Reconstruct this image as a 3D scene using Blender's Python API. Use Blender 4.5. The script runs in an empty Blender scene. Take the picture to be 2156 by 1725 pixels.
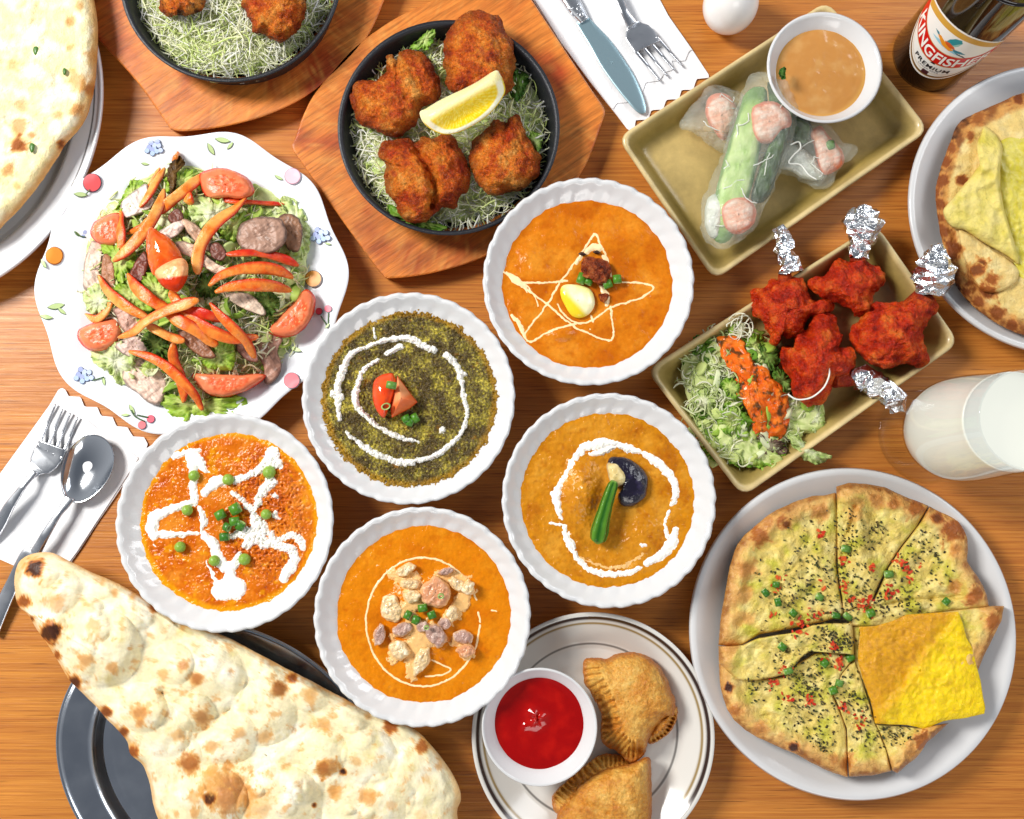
import bpy, math, random
import numpy as np
from math import sin, cos, pi, radians, sqrt, atan2

C = bpy.context.scene.collection
S = bpy.context.scene
# ------------------------------------------------------------------ camera
CAM_H = 0.70                       # metres above the table
FPX = 2156 * 32.73 / 36.0          # focal length in photo units (photo is 2156 x 1725 units here)
PHI = math.atan(180.0 / FPX)       # slight tilt
CAM_Y = -CAM_H * math.tan(PHI)
cd = bpy.data.cameras.new('camera'); cam = bpy.data.objects.new('camera', cd); C.objects.link(cam)
cd.lens = 32.73; cd.sensor_width = 36.0; cd.clip_start = 0.01; cd.clip_end = 50
cam.location = (0, CAM_Y, CAM_H); cam.rotation_euler = (PHI, 0, 0)
S.camera = cam
# ------------------------------------------------------------------ light
w = bpy.data.worlds.new("World"); S.world = w; w.use_nodes = True
bg = w.node_tree.nodes['Background']; bg.inputs[1].default_value = 1.0
# a plain room: pale walls round about, a dim ceiling above
_tc = w.node_tree.nodes.new('ShaderNodeTexCoord'); _sx = w.node_tree.nodes.new('ShaderNodeSeparateXYZ'); _cr = w.node_tree.nodes.new('ShaderNodeValToRGB')
w.node_tree.links.new(_tc.outputs['Generated'], _sx.inputs[0]); w.node_tree.links.new(_sx.outputs['Z'], _cr.inputs[0]); w.node_tree.links.new(_cr.outputs[0], bg.inputs[0])
_cr.color_ramp.elements[0].position = .05; _cr.color_ramp.elements[0].color = (.42, .43, .45, 1); _cr.color_ramp.elements[1].position = .95; _cr.color_ramp.elements[1].color = (.12, .13, .15, 1)
def area(name, loc, target, size, power, color):
    l = bpy.data.lights.new(name, 'AREA'); l.shape = 'RECTANGLE'; l.size = size[0]; l.size_y = size[1]
    l.energy = power; l.color = color
    o = bpy.data.objects.new(name, l); C.objects.link(o); o.location = loc
    from mathutils import Vector
    d = Vector(target) - Vector(loc); o.rotation_euler = d.to_track_quat('-Z', 'Y').to_euler()
    return o
area('window_light', (-1.25, 0.62, 1.30), (0.0, 0.0, 0), (0.50, 0.55), 42, (1.0, 0.97, 0.92))
area('side_fill', (1.15, 0.75, 1.0), (0.1, 0, 0), (0.9, 0.5), 8, (0.95, 0.97, 1.0))  # unseen fill lamp, added to lift the whites from the right
area('front_fill', (0.3, -1.5, 0.95), (0.1, 0, 0), (1.0, 0.5), 6.5, (1.0, 0.97, 0.93))  # soft fill added out of view in front, to lighten the shadows
S.view_settings.view_transform = 'Standard'; S.view_settings.look = 'None'
S.view_settings.exposure = 0.15; S.view_settings.gamma = 1.0
S.cycles.max_bounces = 8; S.cycles.transparent_max_bounces = 12
S.cycles.caustics_reflective = False; S.cycles.caustics_refractive = False

# ------------------------------------------------------------------ maths helpers
CP, SP = cos(PHI), sin(PHI)
def W(D, z=0.0):
    """a point of the place at height z, given where the photograph shows it"""
    D = np.asarray(D, float); one = D.ndim == 1
    D = np.atleast_2d(D); z = np.broadcast_to(np.asarray(z, float), (len(D),))
    x = (D[:, 0] - 1078) / FPX; y = (862.5 - D[:, 1]) / FPX
    dy = y * CP + SP; dz = y * SP - CP
    t = (z - CAM_H) / dz
    r = np.stack([x * t, CAM_Y + dy * t, z], 1)
    return r[0] if one else r
def SC(D, z=0.0):
    return float(np.linalg.norm(W((D[0] + 50, D[1]), z) - W((D[0] - 50, D[1]), z))) / 100
def Q(k, P):
    """crop coordinates noted while studying the photograph -> photo units"""
    x0, y0, s = {1: (0, 0, .3472), 2: (673.7, 0, .3472), 3: (1407.4, 0, .3472), 4: (0, 561.5, .3472), 5: (673.7, 561.5, .3472),
                 6: (1347.5, 374.3, .375), 7: (0, 1125.9, .3472), 8: (673.7, 1125.9, .3472), 9: (1407.4, 973.2, .4357), 0: (0, 0, 1)}[k]
    P = np.asarray(P, float)
    return P * s + np.array([x0, y0])
_rs = np.random.RandomState(7)
_perm = _rs.permutation(256); _perm = np.concatenate([_perm, _perm, _perm])
_g = _rs.normal(size=(256, 3)); _g /= np.linalg.norm(_g, axis=1)[:, None]
def n3(P):
    P = np.asarray(P, float); i = np.floor(P).astype(int); f = P - i; u = f * f * f * (f * (f * 6 - 15) + 10); i &= 255
    r = 0
    for a in (0, 1):
        wx = u[:, 0] if a else 1 - u[:, 0]; pa = _perm[(i[:, 0] + a) & 255]
        for b in (0, 1):
            wy = u[:, 1] if b else 1 - u[:, 1]; pb = _perm[(pa + i[:, 1] + b) & 255]
            for c in (0, 1):
                wz = u[:, 2] if c else 1 - u[:, 2]; g = _g[_perm[(pb + i[:, 2] + c) & 255]]
                d = g[:, 0] * (f[:, 0] - a) + g[:, 1] * (f[:, 1] - b) + g[:, 2] * (f[:, 2] - c)
                r = r + wx * wy * wz * d
    return r * 1.5
def fbm(P, octv=4, seed=0.0, ridge=False, gain=.5):
    P = np.asarray(P, float) + seed * 17.31; a = 1.0; t = 0; s = 0
    for k in range(octv):
        v = n3(P)
        if ridge: v = 1 - 2 * np.abs(v)
        t = t + a * v; s += a; a *= gain; P = P * 2.03 + 5.1
    return t / s
def f2(D, scale, octv=4, seed=0.0, ridge=False):
    D = np.asarray(D, float)
    return fbm(np.stack([D[:, 0] / scale, D[:, 1] / scale, np.zeros(len(D))], 1), octv, seed, ridge)
def L(c):
    c = np.asarray(c, float) / 255.0
    return np.where(c <= .04045, c / 12.92, ((c + .055) / 1.055) ** 2.4)
def mix(a, b, t):
    t = np.clip(np.asarray(t, float), 0, 1)
    a = np.asarray(a, float); b = np.asarray(b, float)
    return a * (1 - t[..., None]) + b * t[..., None]
def ss(e0, e1, x):
    t = np.clip((np.asarray(x, float) - e0) / (e1 - e0), 0, 1); return t * t * (3 - 2 * t)
def resample(pts, m, closed=True, smooth=True):
    P = np.asarray(pts, float); n = len(P); out = []
    if smooth:
        for i in range(n if closed else n - 1):
            if closed: p0, p1, p2, p3 = P[i - 1], P[i], P[(i + 1) % n], P[(i + 2) % n]
            else: p0, p1, p2, p3 = P[max(i - 1, 0)], P[i], P[i + 1], P[min(i + 2, n - 1)]
            for k in range(10):
                t = k / 10
                out.append(.5 * (2 * p1 + (p2 - p0) * t + (2 * p0 - 5 * p1 + 4 * p2 - p3) * t * t + (3 * p1 - p0 - 3 * p2 + p3) * t ** 3))
    else:
        out = list(P) if closed else list(P[:-1])
    out.append(out[0] if closed else P[-1])
    out = np.array(out); d = np.r_[0, np.cumsum(np.linalg.norm(np.diff(out, axis=0), axis=1))]
    q = np.linspace(0, d[-1], m + 1)[:-1] if closed else np.linspace(0, d[-1], m)
    return np.stack([np.interp(q, d, out[:, k]) for k in range(out.shape[1])], 1)
def inside(P, poly):
    P = np.asarray(P, float); poly = np.asarray(poly, float); r = np.zeros(len(P), bool); j = len(poly) - 1
    for i in range(len(poly)):
        xi, yi = poly[i]; xj, yj = poly[j]
        if yi != yj:
            r ^= ((yi > P[:, 1]) != (yj > P[:, 1])) & (P[:, 0] < (xj - xi) * (P[:, 1] - yi) / (yj - yi) + xi)
        j = i
    return r
def dseg(P, A):
    """distance from points to a polyline, and parameter 0..1 along it"""
    A = np.asarray(A, float); best = np.full(len(P), 1e9); par = np.zeros(len(P)); n = max(len(A) - 1, 1)
    if len(A) == 1: return np.linalg.norm(P - A[0], axis=1), par
    for i in range(len(A) - 1):
        a, b = A[i], A[i + 1]; ab = b - a
        t = np.clip(((P - a) @ ab) / max(ab @ ab, 1e-9), 0, 1)
        d = np.linalg.norm(P - a - t[:, None] * ab, axis=1); m = d < best
        best = np.where(m, d, best); par = np.where(m, (i + t) / n, par)
    return best, par
def ramp(x, stops):
    xs = [s[0] for s in stops]; cs = np.array([L(s[1]) for s in stops])
    return np.stack([np.interp(x, xs, cs[:, k]) for k in range(3)], 1)
def gridf(n, m, wrap=True, off=0):
    i = np.arange(n - 1)[:, None]; j = np.arange(m if wrap else m - 1)[None]; j2 = (j + 1) % m
    return (np.stack([i * m + j, (i + 1) * m + j, (i + 1) * m + j2, i * m + j2], -1).reshape(-1, 4) + off)

# ------------------------------------------------------------------ materials
MATS = {}
def M(name, col=(.8, .8, .8), rough=.4, metal=0., bump=None, var=None, sss=0., coat=0., spec=.5, trans=0., alpha=1., ior=1.45, bump2=None, aniso=None, srgb=True, vrough=0., transl=0.):
    """col None: the colour attribute. bump = (scale, metres, detail); var = (scale, strength)"""
    if name in MATS: return MATS[name]
    m = bpy.data.materials.new(name); m.use_nodes = True; nt = m.node_tree; N = nt.nodes; K = nt.links
    p = N['Principled BSDF']; tc = N.new('ShaderNodeTexCoord'); src = tc.outputs['Object']
    if aniso:
        mp = N.new('ShaderNodeMapping'); mp.inputs['Scale'].default_value = aniso[0]; mp.inputs['Rotation'].default_value = (0, 0, aniso[1])
        # rotate first, then scale
        mr = N.new('ShaderNodeMapping'); mr.inputs['Rotation'].default_value = (0, 0, aniso[1]); mp.inputs['Rotation'].default_value = (0, 0, 0)
        K.new(src, mr.inputs[0]); K.new(mr.outputs[0], mp.inputs[0]); src = mp.outputs[0]
    if col is None:
        a = N.new('ShaderNodeVertexColor'); a.layer_name = 'Col'; out = a.outputs[0]
    else:
        a = N.new('ShaderNodeRGB'); c = L(col) if srgb else col; a.outputs[0].default_value = (*c, 1); out = a.outputs[0]
    if var:
        nz = N.new('ShaderNodeTexNoise'); nz.inputs['Scale'].default_value = var[0]; nz.inputs['Detail'].default_value = 5; nz.inputs['Roughness'].default_value = .65
        K.new(src, nz.inputs['Vector'])
        mr_ = N.new('ShaderNodeMapRange'); mr_.inputs[1].default_value = .3; mr_.inputs[2].default_value = .7
        mr_.inputs[3].default_value = 1 - var[1]; mr_.inputs[4].default_value = 1 + var[1] * .6
        K.new(nz.outputs[0], mr_.inputs[0])
        mx = N.new('ShaderNodeVectorMath'); mx.operation = 'MULTIPLY'; K.new(out, mx.inputs[0]); K.new(mr_.outputs[0], mx.inputs[1]); out = mx.outputs[0]
    K.new(out, p.inputs['Base Color'])
    p.inputs['Roughness'].default_value = rough; p.inputs['Metallic'].default_value = metal
    p.inputs['Specular IOR Level'].default_value = spec; p.inputs['IOR'].default_value = ior
    p.inputs['Transmission Weight'].default_value = trans; p.inputs['Alpha'].default_value = alpha
    p.inputs['Coat Weight'].default_value = coat; p.inputs['Coat Roughness'].default_value = .08
    if sss:
        p.inputs['Subsurface Weight'].default_value = sss; p.inputs['Subsurface Scale'].default_value = .003
        p.inputs['Subsurface Radius'].default_value = (1, .6, .35)
    if vrough:
        nz = N.new('ShaderNodeTexNoise'); nz.inputs['Scale'].default_value = 60; nz.inputs['Detail'].default_value = 4; K.new(src, nz.inputs['Vector'])
        mr_ = N.new('ShaderNodeMapRange'); mr_.inputs[1].default_value = .3; mr_.inputs[2].default_value = .7; mr_.inputs[3].default_value = max(rough - vrough, .03); mr_.inputs[4].default_value = rough + vrough
        K.new(nz.outputs[0], mr_.inputs[0]); K.new(mr_.outputs[0], p.inputs['Roughness'])
    last = None
    for b in (bump, bump2):
        if not b: continue
        nz = N.new('ShaderNodeTexNoise'); nz.inputs['Scale'].default_value = b[0]; nz.inputs['Detail'].default_value = b[2] if len(b) > 2 else 4
        nz.inputs['Roughness'].default_value = .6; K.new(src, nz.inputs['Vector'])
        bp = N.new('ShaderNodeBump'); bp.inputs['Distance'].default_value = b[1]; bp.inputs['Strength'].default_value = 1
        K.new(nz.outputs[0], bp.inputs['Height'])
        if last: K.new(last, bp.inputs['Normal'])
        last = bp.outputs[0]
    if last: K.new(last, p.inputs['Normal'])
    if transl:
        tr = N.new('ShaderNodeBsdfTranslucent'); K.new(out, tr.inputs[0]); ms = N.new('ShaderNodeMixShader'); ms.inputs[0].default_value = transl
        K.new(p.outputs[0], ms.inputs[1]); K.new(tr.outputs[0], ms.inputs[2]); K.new(ms.outputs[0], N['Material Output'].inputs['Surface'])
    MATS[name] = m; return m

CERAMIC = M('white_glazed_ceramic', (216, 217, 218), .13, coat=.3, bump=(40, .0003, 2))
CERAMIC2 = M('offwhite_ceramic', (226, 228, 230), .2, coat=.2)
STEEL = M('polished_steel', (212, 218, 226), .2, 1., bump=(500, .00001), vrough=.05)
IRON = M('black_cast_iron', (38, 40, 46), .42, .3, bump=(900, .0003), spec=.6)
FOOD = M('food_surface', None, .38, bump=(700, .0006, 5), bump2=(150, .0012, 3), var=(260, .22), spec=.3)
FRIED = M('fried_crust', None, .3, bump=(1000, .0018, 5), bump2=(300, .0026, 4), var=(420, .3), spec=.35)
TANDOORI = M('tandoori_crust', None, .32, bump=(1100, .0022, 5), bump2=(380, .0022, 4), var=(520, .42), spec=.35)
MEAT = M('sliced_meat', None, .42, bump=(260, .0012, 4), aniso=((1, .22, 1), .9), var=(300, .2))
DOUGH = M('baked_dough', None, .5, spec=.25, bump=(700, .0007, 5), bump2=(160, .0016, 4), var=(240, .09), sss=.08)
SAUCE = M('sauce', None, .14, bump=(520, .0003, 5), bump2=(90, .0013, 3), var=(420, .10), spec=.32)
GRAINY = M('spinach_sauce', None, .26, bump=(650, .0016, 5), bump2=(240, .002, 4), var=(420, .4), spec=.4)
SMOOTH = M('smooth_sauce', None, .12, bump=(60, .0006, 2), spec=.5)
CREAM = M('poured_cream', (250, 247, 238), .22, bump=(300, .0003, 3), sss=.1)
VEG = M('vegetable_flesh', None, .25, bump=(260, .0004, 4), var=(160, .14), spec=.3)
LEAF = M('lettuce_leaf', None, .35, bump=(220, .0012, 4), var=(120, .2), spec=.25, transl=.3)
SHRED = M('cabbage_shreds', None, .4, spec=.2, transl=.35)
FLAKE = M('dried_flakes', None, .5)
PRINT = M('printed_glaze', None, .15, coat=.3)
DECAL = M('printed_fruit', None, .35, spec=.3)
PAPER = M('paper_napkin', (244, 245, 248), .8, bump=(1400, .00012, 2), bump2=(35, .0015, 2))
FOIL = M('aluminium_foil', (235, 238, 242), .14, 1., bump=(260, .0015, 3))
TRAYG = M('khaki_stoneware_glaze', None, .3, coat=.15, var=(38, .28), bump=(90, .0003, 3))
BOARD = M('oiled_wood_board', None, .4, var=(30, .42), bump=(60, .0004, 5), aniso=((1.0, 12, 8), radians(-35)))
def thin_glass():
    m = bpy.data.materials.new('clear_glass'); m.use_nodes = True; N = m.node_tree.nodes; K = m.node_tree.links; N.remove(N['Principled BSDF'])
    t = N.new('ShaderNodeBsdfTransparent'); t.inputs[0].default_value = (.955, .96, .965, 1); g = N.new('ShaderNodeBsdfGlossy'); g.inputs['Roughness'].default_value = .02
    f = N.new('ShaderNodeFresnel'); f.inputs[0].default_value = 1.5; x = N.new('ShaderNodeMixShader')
    ge = N.new('ShaderNodeNewGeometry'); iv = N.new('ShaderNodeMath'); iv.operation = 'SUBTRACT'; iv.inputs[0].default_value = 1; K.new(ge.outputs['Backfacing'], iv.inputs[1]); mu = N.new('ShaderNodeMath'); mu.operation = 'MULTIPLY'; K.new(f.outputs[0], mu.inputs[0]); K.new(iv.outputs[0], mu.inputs[1])
    K.new(mu.outputs[0], x.inputs[0]); K.new(t.outputs[0], x.inputs[1]); K.new(g.outputs[0], x.inputs[2]); K.new(x.outputs[0], N['Material Output'].inputs[0]); return m
GLASS = thin_glass()

# ------------------------------------------------------------------ object helpers
def mesh(name, V, F, mat, parent=None, col=None, smooth=True, base=None, shade=None):
    V = np.asarray(V, float)
    if parent is not None:
        o0 = np.array(parent['_org'])
    else:
        o0 = np.array([(V[:, 0].min() + V[:, 0].max()) / 2, (V[:, 1].min() + V[:, 1].max()) / 2, V[:, 2].min()]) if base is None else np.array(base, float)
    me = bpy.data.meshes.new(name)
    me.from_pydata((V - o0).tolist(), [], F.tolist() if hasattr(F, 'tolist') else F)
    if col is not None:
        col = np.broadcast_to(np.asarray(col, float), (len(V), 3))
        ca = me.color_attributes.new('Col', 'FLOAT_COLOR', 'POINT')
        ca.data.foreach_set('color', np.c_[np.clip(col, 0, 1), np.ones(len(V))].astype(np.float32).ravel())
    if smooth: me.polygons.foreach_set('use_smooth', np.ones(len(me.polygons), bool))
    me.materials.append(mat); me.update()
    o = bpy.data.objects.new(name, me); C.objects.link(o)
    if parent is not None: o.parent = parent; o['_org'] = parent['_org']
    else: o.location = o0; o['_org'] = [float(x) for x in o0]
    return o
def tag(o, label=None, cat=None, group=None, kind=None):
    if label: o['label'] = label
    if cat: o['category'] = cat
    if group: o['group'] = group
    if kind: o['kind'] = kind
    return o
def thing(name, base, label, cat, group=None):
    o = bpy.data.objects.new(name, None); C.objects.link(o); o.location = base; o['_org'] = [float(x) for x in base]
    o.empty_display_size = .02
    return tag(o, label, cat, group)
def normals(V, F):
    V = np.asarray(V); a = V[F[:, 2]] - V[F[:, 0]]; b = V[F[:, 3 if F.shape[1] > 3 else 1]] - V[F[:, 1 if F.shape[1] > 3 else 0]]
    fn = np.cross(a, b); n = np.zeros_like(V)
    for k in range(F.shape[1]): np.add.at(n, F[:, k], fn)
    return n / np.maximum(np.linalg.norm(n, axis=1), 1e-12)[:, None]
def blob(name, pts, z0, h, mat, colf, parent=None, n=36, m=140, p=2.3, q=.5, tuck=.8, under=.35, amp=0., freq=100., octv=4, seed=0., ridge=False,
         extra=None, sharp=False, zb=None, cen=None):
    """a solid lump whose plan outline is pts (photo units) standing on height z0"""
    O = resample(pts, m, True, not sharp); c = O.mean(0) if cen is None else np.array(cen, float)
    s1 = np.sin(np.linspace(0, pi / 2, n)) ** .9; s1[0] = .004
    s2 = np.linspace(1, tuck, 6)[1:]
    z1 = under * h + (1 - under) * h * (1 - s1 ** p).clip(0) ** q
    z2 = under * h * np.linspace(1, 0, 6)[1:] ** 1.2
    s = np.r_[s1, s2]; z = np.r_[z1, z2]; nn = len(s)
    D = c + s[:, None, None] * (O - c)[None]; D = D.reshape(-1, 2); Sx = np.repeat(s, m); Z = np.repeat(z, m); up = np.repeat(np.arange(nn) < n, m)
    zb_ = 0 if zb is None else zb(D)
    if extra is not None: Z = Z + np.where(up, extra(D, Sx), 0) * np.where(Sx < 1, 1 - Sx ** 6, 0)
    V = W(D, z0 + Z + zb_); F = gridf(nn, m)[:, ::-1]
    if normals(V[:m * n], gridf(n, m)[:, ::-1])[:, 2].mean() < 0: F = F[:, ::-1]; flip = True
    else: flip = False
    nz = fbm(V * freq, octv, seed, ridge)
    if amp:
        N = normals(V, F); N = np.where((N[:, 2].mean() < 0), -N, N)
        V = V + N * (amp * nz * np.where(up, ss(0, .08, Sx), 1))[:, None]
        V[:, 2] = np.maximum(V[:, 2], z0 - .002 if zb is None else -1)
    F = np.vstack([F])
    cap = list(range((nn - 1) * m, nn * m))
    FF = F.tolist(); FF.append(cap[::-1]); FF.append(list(range(m)))
    col = colf(D, Sx, nz, V) if colf is not None else None
    return mesh(name, V, FF, mat, parent, col)
def tube(P, hw, hh, k=10, N_up=(0, 0, 1), sq=1.):
    """sweep an oval section along 3-D points P; half width hw, half height hh"""
    P = np.asarray(P, float); n = len(P); hw = np.broadcast_to(hw, (n,)); hh = np.broadcast_to(hh, (n,))
    T = np.gradient(P, axis=0); T /= np.maximum(np.linalg.norm(T, axis=1), 1e-9)[:, None]
    up = np.broadcast_to(np.asarray(N_up, float), T.shape); B = np.cross(up, T); B /= np.maximum(np.linalg.norm(B, axis=1), 1e-6)[:, None]; U = np.cross(T, B)
    a = np.arange(k) * 2 * pi / k; ca = np.sign(np.cos(a)) * np.abs(np.cos(a)) ** sq; sa = np.sign(np.sin(a)) * np.abs(np.sin(a)) ** sq
    V = P[:, None] + B[:, None] * (hw[:, None] * ca)[..., None] + U[:, None] * (hh[:, None] * sa)[..., None]
    F = gridf(n, k).tolist(); F.append(list(range(k))); F.append(list(range((n - 1) * k, n * k))[::-1])
    return V.reshape(-1, 3), F
def merge(parts):
    V = []; F = []; off = 0
    for v, f in parts:
        V.append(v); F += [[i + off for i in x] for x in f]; off += len(v)
    return np.vstack(V), F
def lathe(profile, cx, cy, z0=0., seg=128, wav=None, up=None):
    P = np.asarray(profile, float); n = len(P); th = np.arange(seg) * 2 * pi / seg
    R = np.repeat(P[:, 0], seg); Z = np.repeat(P[:, 1], seg); T = np.tile(th, n)
    if wav: R, Z = wav(R, Z, T, np.repeat(np.arange(n), seg))
    V = np.stack([cx + R * np.cos(T), cy + R * np.sin(T), z0 + Z], 1)
    F = gridf(n, seg)[:, ::-1]
    return V, F
def slab(name, O, z0, z1, bev, mat, parent=None, colf=None, smoothout=True, m=200):
    """a flat solid with outline O (photo units, seen at z1)"""
    O = resample(O, m, True, smoothout); c = O.mean(0)
    Tn = np.roll(O, -1, 0) - np.roll(O, 1, 0); Nn = np.stack([Tn[:, 1], -Tn[:, 0]], 1); Nn /= np.linalg.norm(Nn, axis=1)[:, None] + 1e-9
    if ((O + Nn * 2 - c) ** 2).sum() < ((O - c) ** 2).sum(): Nn = -Nn
    k = bev / SC(c); A = W(O, z1)[:, :2]; B = W(O - Nn * k, z1)[:, :2]; B2 = W(O - Nn * k * .35, z1)[:, :2]
    rows = [(B, z0), (A, z0 + bev), (A, z1 - bev), (B2, z1 - bev * .3), (B, z1)]
    V = np.vstack([np.c_[r, np.full(m, z)] for r, z in rows]); F = gridf(len(rows), m).tolist()
    F.append(list(range(m))); F.append(list(range((len(rows) - 1) * m, len(rows) * m))[::-1])
    col = colf(np.vstack([O] * len(rows)), V) if colf else None
    return mesh(name, V, F, mat, parent, col, smooth=False)
# ------------------------------------------------------------------ table
def wood_table():
    m = bpy.data.materials.new('table_wood'); m.use_nodes = True; nt = m.node_tree; N = nt.nodes; K = nt.links; p = N['Principled BSDF']
    tc = N.new('ShaderNodeTexCoord')
    def noise(scale, det, rough=.6, dist=0.):
        mp = N.new('ShaderNodeMapping'); mp.inputs['Scale'].default_value = scale; K.new(tc.outputs['Object'], mp.inputs[0])
        n = N.new('ShaderNodeTexNoise'); n.inputs['Scale'].default_value = 1; n.inputs['Detail'].default_value = det; n.inputs['Roughness'].default_value = rough
        n.inputs['Distortion'].default_value = dist; K.new(mp.outputs[0], n.inputs['Vector']); return n.outputs[0]
    def rng(s, a, b, c=0., d=1.):
        r = N.new('ShaderNodeMapRange'); r.inputs[1].default_value = a; r.inputs[2].default_value = b; r.inputs[3].default_value = c; r.inputs[4].default_value = d; K.new(s, r.inputs[0]); return r.outputs[0]
    def mixc(f, a, b):
        x = N.new('ShaderNodeMix'); x.data_type = 'RGBA'; K.new(f, x.inputs[0])
        for i, v in ((6, a), (7, b)):
            if isinstance(v, tuple): x.inputs[i].default_value = (*L(v), 1)
            else: K.new(v, x.inputs[i])
        return x.outputs[2]
    broad = rng(noise((1.2, 9, 1), 3, .5, .4), .35, .65)
    band = rng(noise((2.0, 70, 1), 4, .6, .3), .3, .7)
    fine = rng(noise((9, 520, 1), 4, .7), .35, .68)
    pore = rng(noise((22, 900, 1), 2, .6), .6, .72)
    c = mixc(broad, (212, 138, 58), (186, 108, 42)); c = mixc(band, c, (166, 92, 36)); 
    x = N.new('ShaderNodeMix'); x.data_type = 'RGBA'; x.inputs[0].default_value = .45; K.new(c, x.inputs[6]); K.new(mixc(fine, (230, 160, 72), (150, 80, 28)), x.inputs[7]); c = x.outputs[2]
    f = N.new('ShaderNodeMath'); f.operation = 'MULTIPLY'; K.new(pore, f.inputs[0]); f.inputs[1].default_value = .7
    c = mixc(f.outputs[0], c, (84, 38, 16))
    K.new(c, p.inputs['Base Color']); p.inputs['Specular IOR Level'].default_value = .3; p.inputs['Coat Weight'].default_value = .12; p.inputs['Coat Roughness'].default_value = .22
    K.new(rng(fine, 0, 1, .32, .5), p.inputs['Roughness'])
    b = N.new('ShaderNodeBump'); b.inputs['Distance'].default_value = .00012; K.new(fine, b.inputs['Height']); K.new(b.outputs[0], p.inputs['Normal'])
    V = [(-1.1, -.8, -.03), (1.1, -.8, -.03), (1.1, .8, -.03), (-1.1, .8, -.03), (-1.1, -.8, 0), (1.1, -.8, 0), (1.1, .8, 0), (-1.1, .8, 0)]
    F = [[3, 2, 1, 0], [4, 5, 6, 7], [0, 1, 5, 4], [1, 2, 6, 5], [2, 3, 7, 6], [3, 0, 4, 7]]
    tag(mesh('table_top', V, F, m, smooth=False), kind='structure')
wood_table()

# ------------------------------------------------------------------ curry bowls
BOWLS = {'star': (1239, 591, 222), 'spinach': (860, 837, 224), 'pea': (473, 1099, 229), 'clam': (889, 1297, 228), 'aubergine': (1282, 1052, 225)}
RIMZ = .046; CURZ = .036
def flute(nf, amp, tw):
    def f(R, Z, T, row):
        k = R / .078
        a = nf * T + tw * k
        s = np.sin(a) + .35 * np.sin(2 * a + .6)
        wgt = ss(.55, .85, k) * (1 - .62 * ss(.90, .97, k))
        return R * (1 + amp * wgt * s), Z + .0009 * wgt * s
    return f
def bowl(key, label):
    cx, cy, r = BOWLS[key]; c = W((cx, cy), RIMZ); R = r * SC((cx, cy), RIMZ)
    P = [(0, .003), (.40, .003), (.42, 0), (.47, 0), (.49, .004), (.62, .013), (.76, .026), (.88, .037), (.985, RIMZ - .003), (1, RIMZ - .0008), (.995, RIMZ + .0008), (.972, RIMZ + .0006), (.945, RIMZ - .0015),
         (.88, RIMZ - .0065), (.81, RIMZ - .0105), (.74, .028), (.6, .014), (.4, .008), (0.001, .0075)]
    pr = resample(np.array([(a * R, z) for a, z in P]) * [1, 1], 70, False, True)
    V, F = lathe(pr, c[0], c[1], 0, 432, flute(34, .011, 20))
    b = mesh('curry_bowl', V, F, CERAMIC)
    return tag(b, label, 'bowl', 'white fluted curry bowls')
bowl('star', 'white fluted bowl of smooth orange curry with a star-shaped cream line')
bowl('spinach', 'white fluted bowl filled with dark green spinach curry')
bowl('pea', 'white fluted bowl of orange curry dotted with green peas')
bowl('clam', 'white fluted bowl of orange curry topped with clams')
bowl('aubergine', 'white fluted bowl of curry topped with okra and aubergine')

CF = {}
def curry(key, label, mat, colf, hf, dx=0):
    cx, cy, r = BOWLS[key]; c = W((cx, cy), CURZ); c0 = W((cx, cy), RIMZ)
    k = FPX / (CAM_H - CURZ); step = 1.7
    from_c = np.array([cx, cy]); R = r * .90
    cw = np.array([c0[0], c0[1]])
    # centre in photo units of the bowl axis at curry height
    cc = np.array([cx, cy]) + (np.array([1078, 862.5 + 180]) - [cx, cy]) * (1 - (CAM_H - RIMZ) / (CAM_H - CURZ))
    n = int(2 * R / step) + 1; g = np.linspace(-R, R, n); X, Y = np.meshgrid(g, g); D = np.stack([X.ravel(), Y.ravel()], 1) + cc
    rad = np.hypot(X, Y).ravel(); ok = rad < R
    idx = np.full(n * n, -1); idx[ok] = np.arange(ok.sum()); D = D[ok]; rad = rad[ok] / r
    I = idx.reshape(n, n); F = np.stack([I[:-1, :-1], I[1:, :-1], I[1:, 1:], I[:-1, 1:]], -1).reshape(-1, 4); F = F[(F >= 0).all(1)]
    z = lambda P: CURZ + hf(P)
    V = W(D, z(D)); CF[key] = (cc, D, F, z, r)
    o = mesh('curry', V, F, mat, None, colf(D, rad, V))
    return tag(o, label, 'curry', 'curries in white bowls')
def ocolor(base, dark, light, oil, seed, osc=60, r0=.80):
    def f(D, rad, V):
        a = f2(D, osc, 4, seed); b = f2(D, 9, 4, seed + 3)
        e_ = f2(D, osc * .35, 4, seed + 8); c = mix(L(base), L(light), .7 * ss(0, .45, a) + .35 * ss(.1, .5, b)); c = mix(c, L(dark), .75 * ss(.0, .4, -a) + .35 * ss(.1, .5, -b) + .5 * ss(.12, .4, e_)); c = mix(c, L(oil), .55 * ss(.15, .4, f2(D, osc * .5, 4, seed + 9)))
        th = np.arctan2(D[:, 1], D[:, 0]); w_ = r0 + .02 * f2(D, 40, 2, seed + 5)
        return mix(c, L(oil), .75 * ss(w_ - .055, w_, rad))
    return f
def meatbump(lst):
    def f(P):
        z = 0
        for (x, y, rx, ry, h) in lst: z = z + h * np.exp(-(((P[:, 0] - x) / rx) ** 2 + ((P[:, 1] - y) / ry) ** 2) ** 1.5)
        return z
    return f
b1 = meatbump([(1290, 510, 60, 25, .0015), (1130, 560, 40, 40, .001), (1180, 705, 25, 14, .003)])
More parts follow.
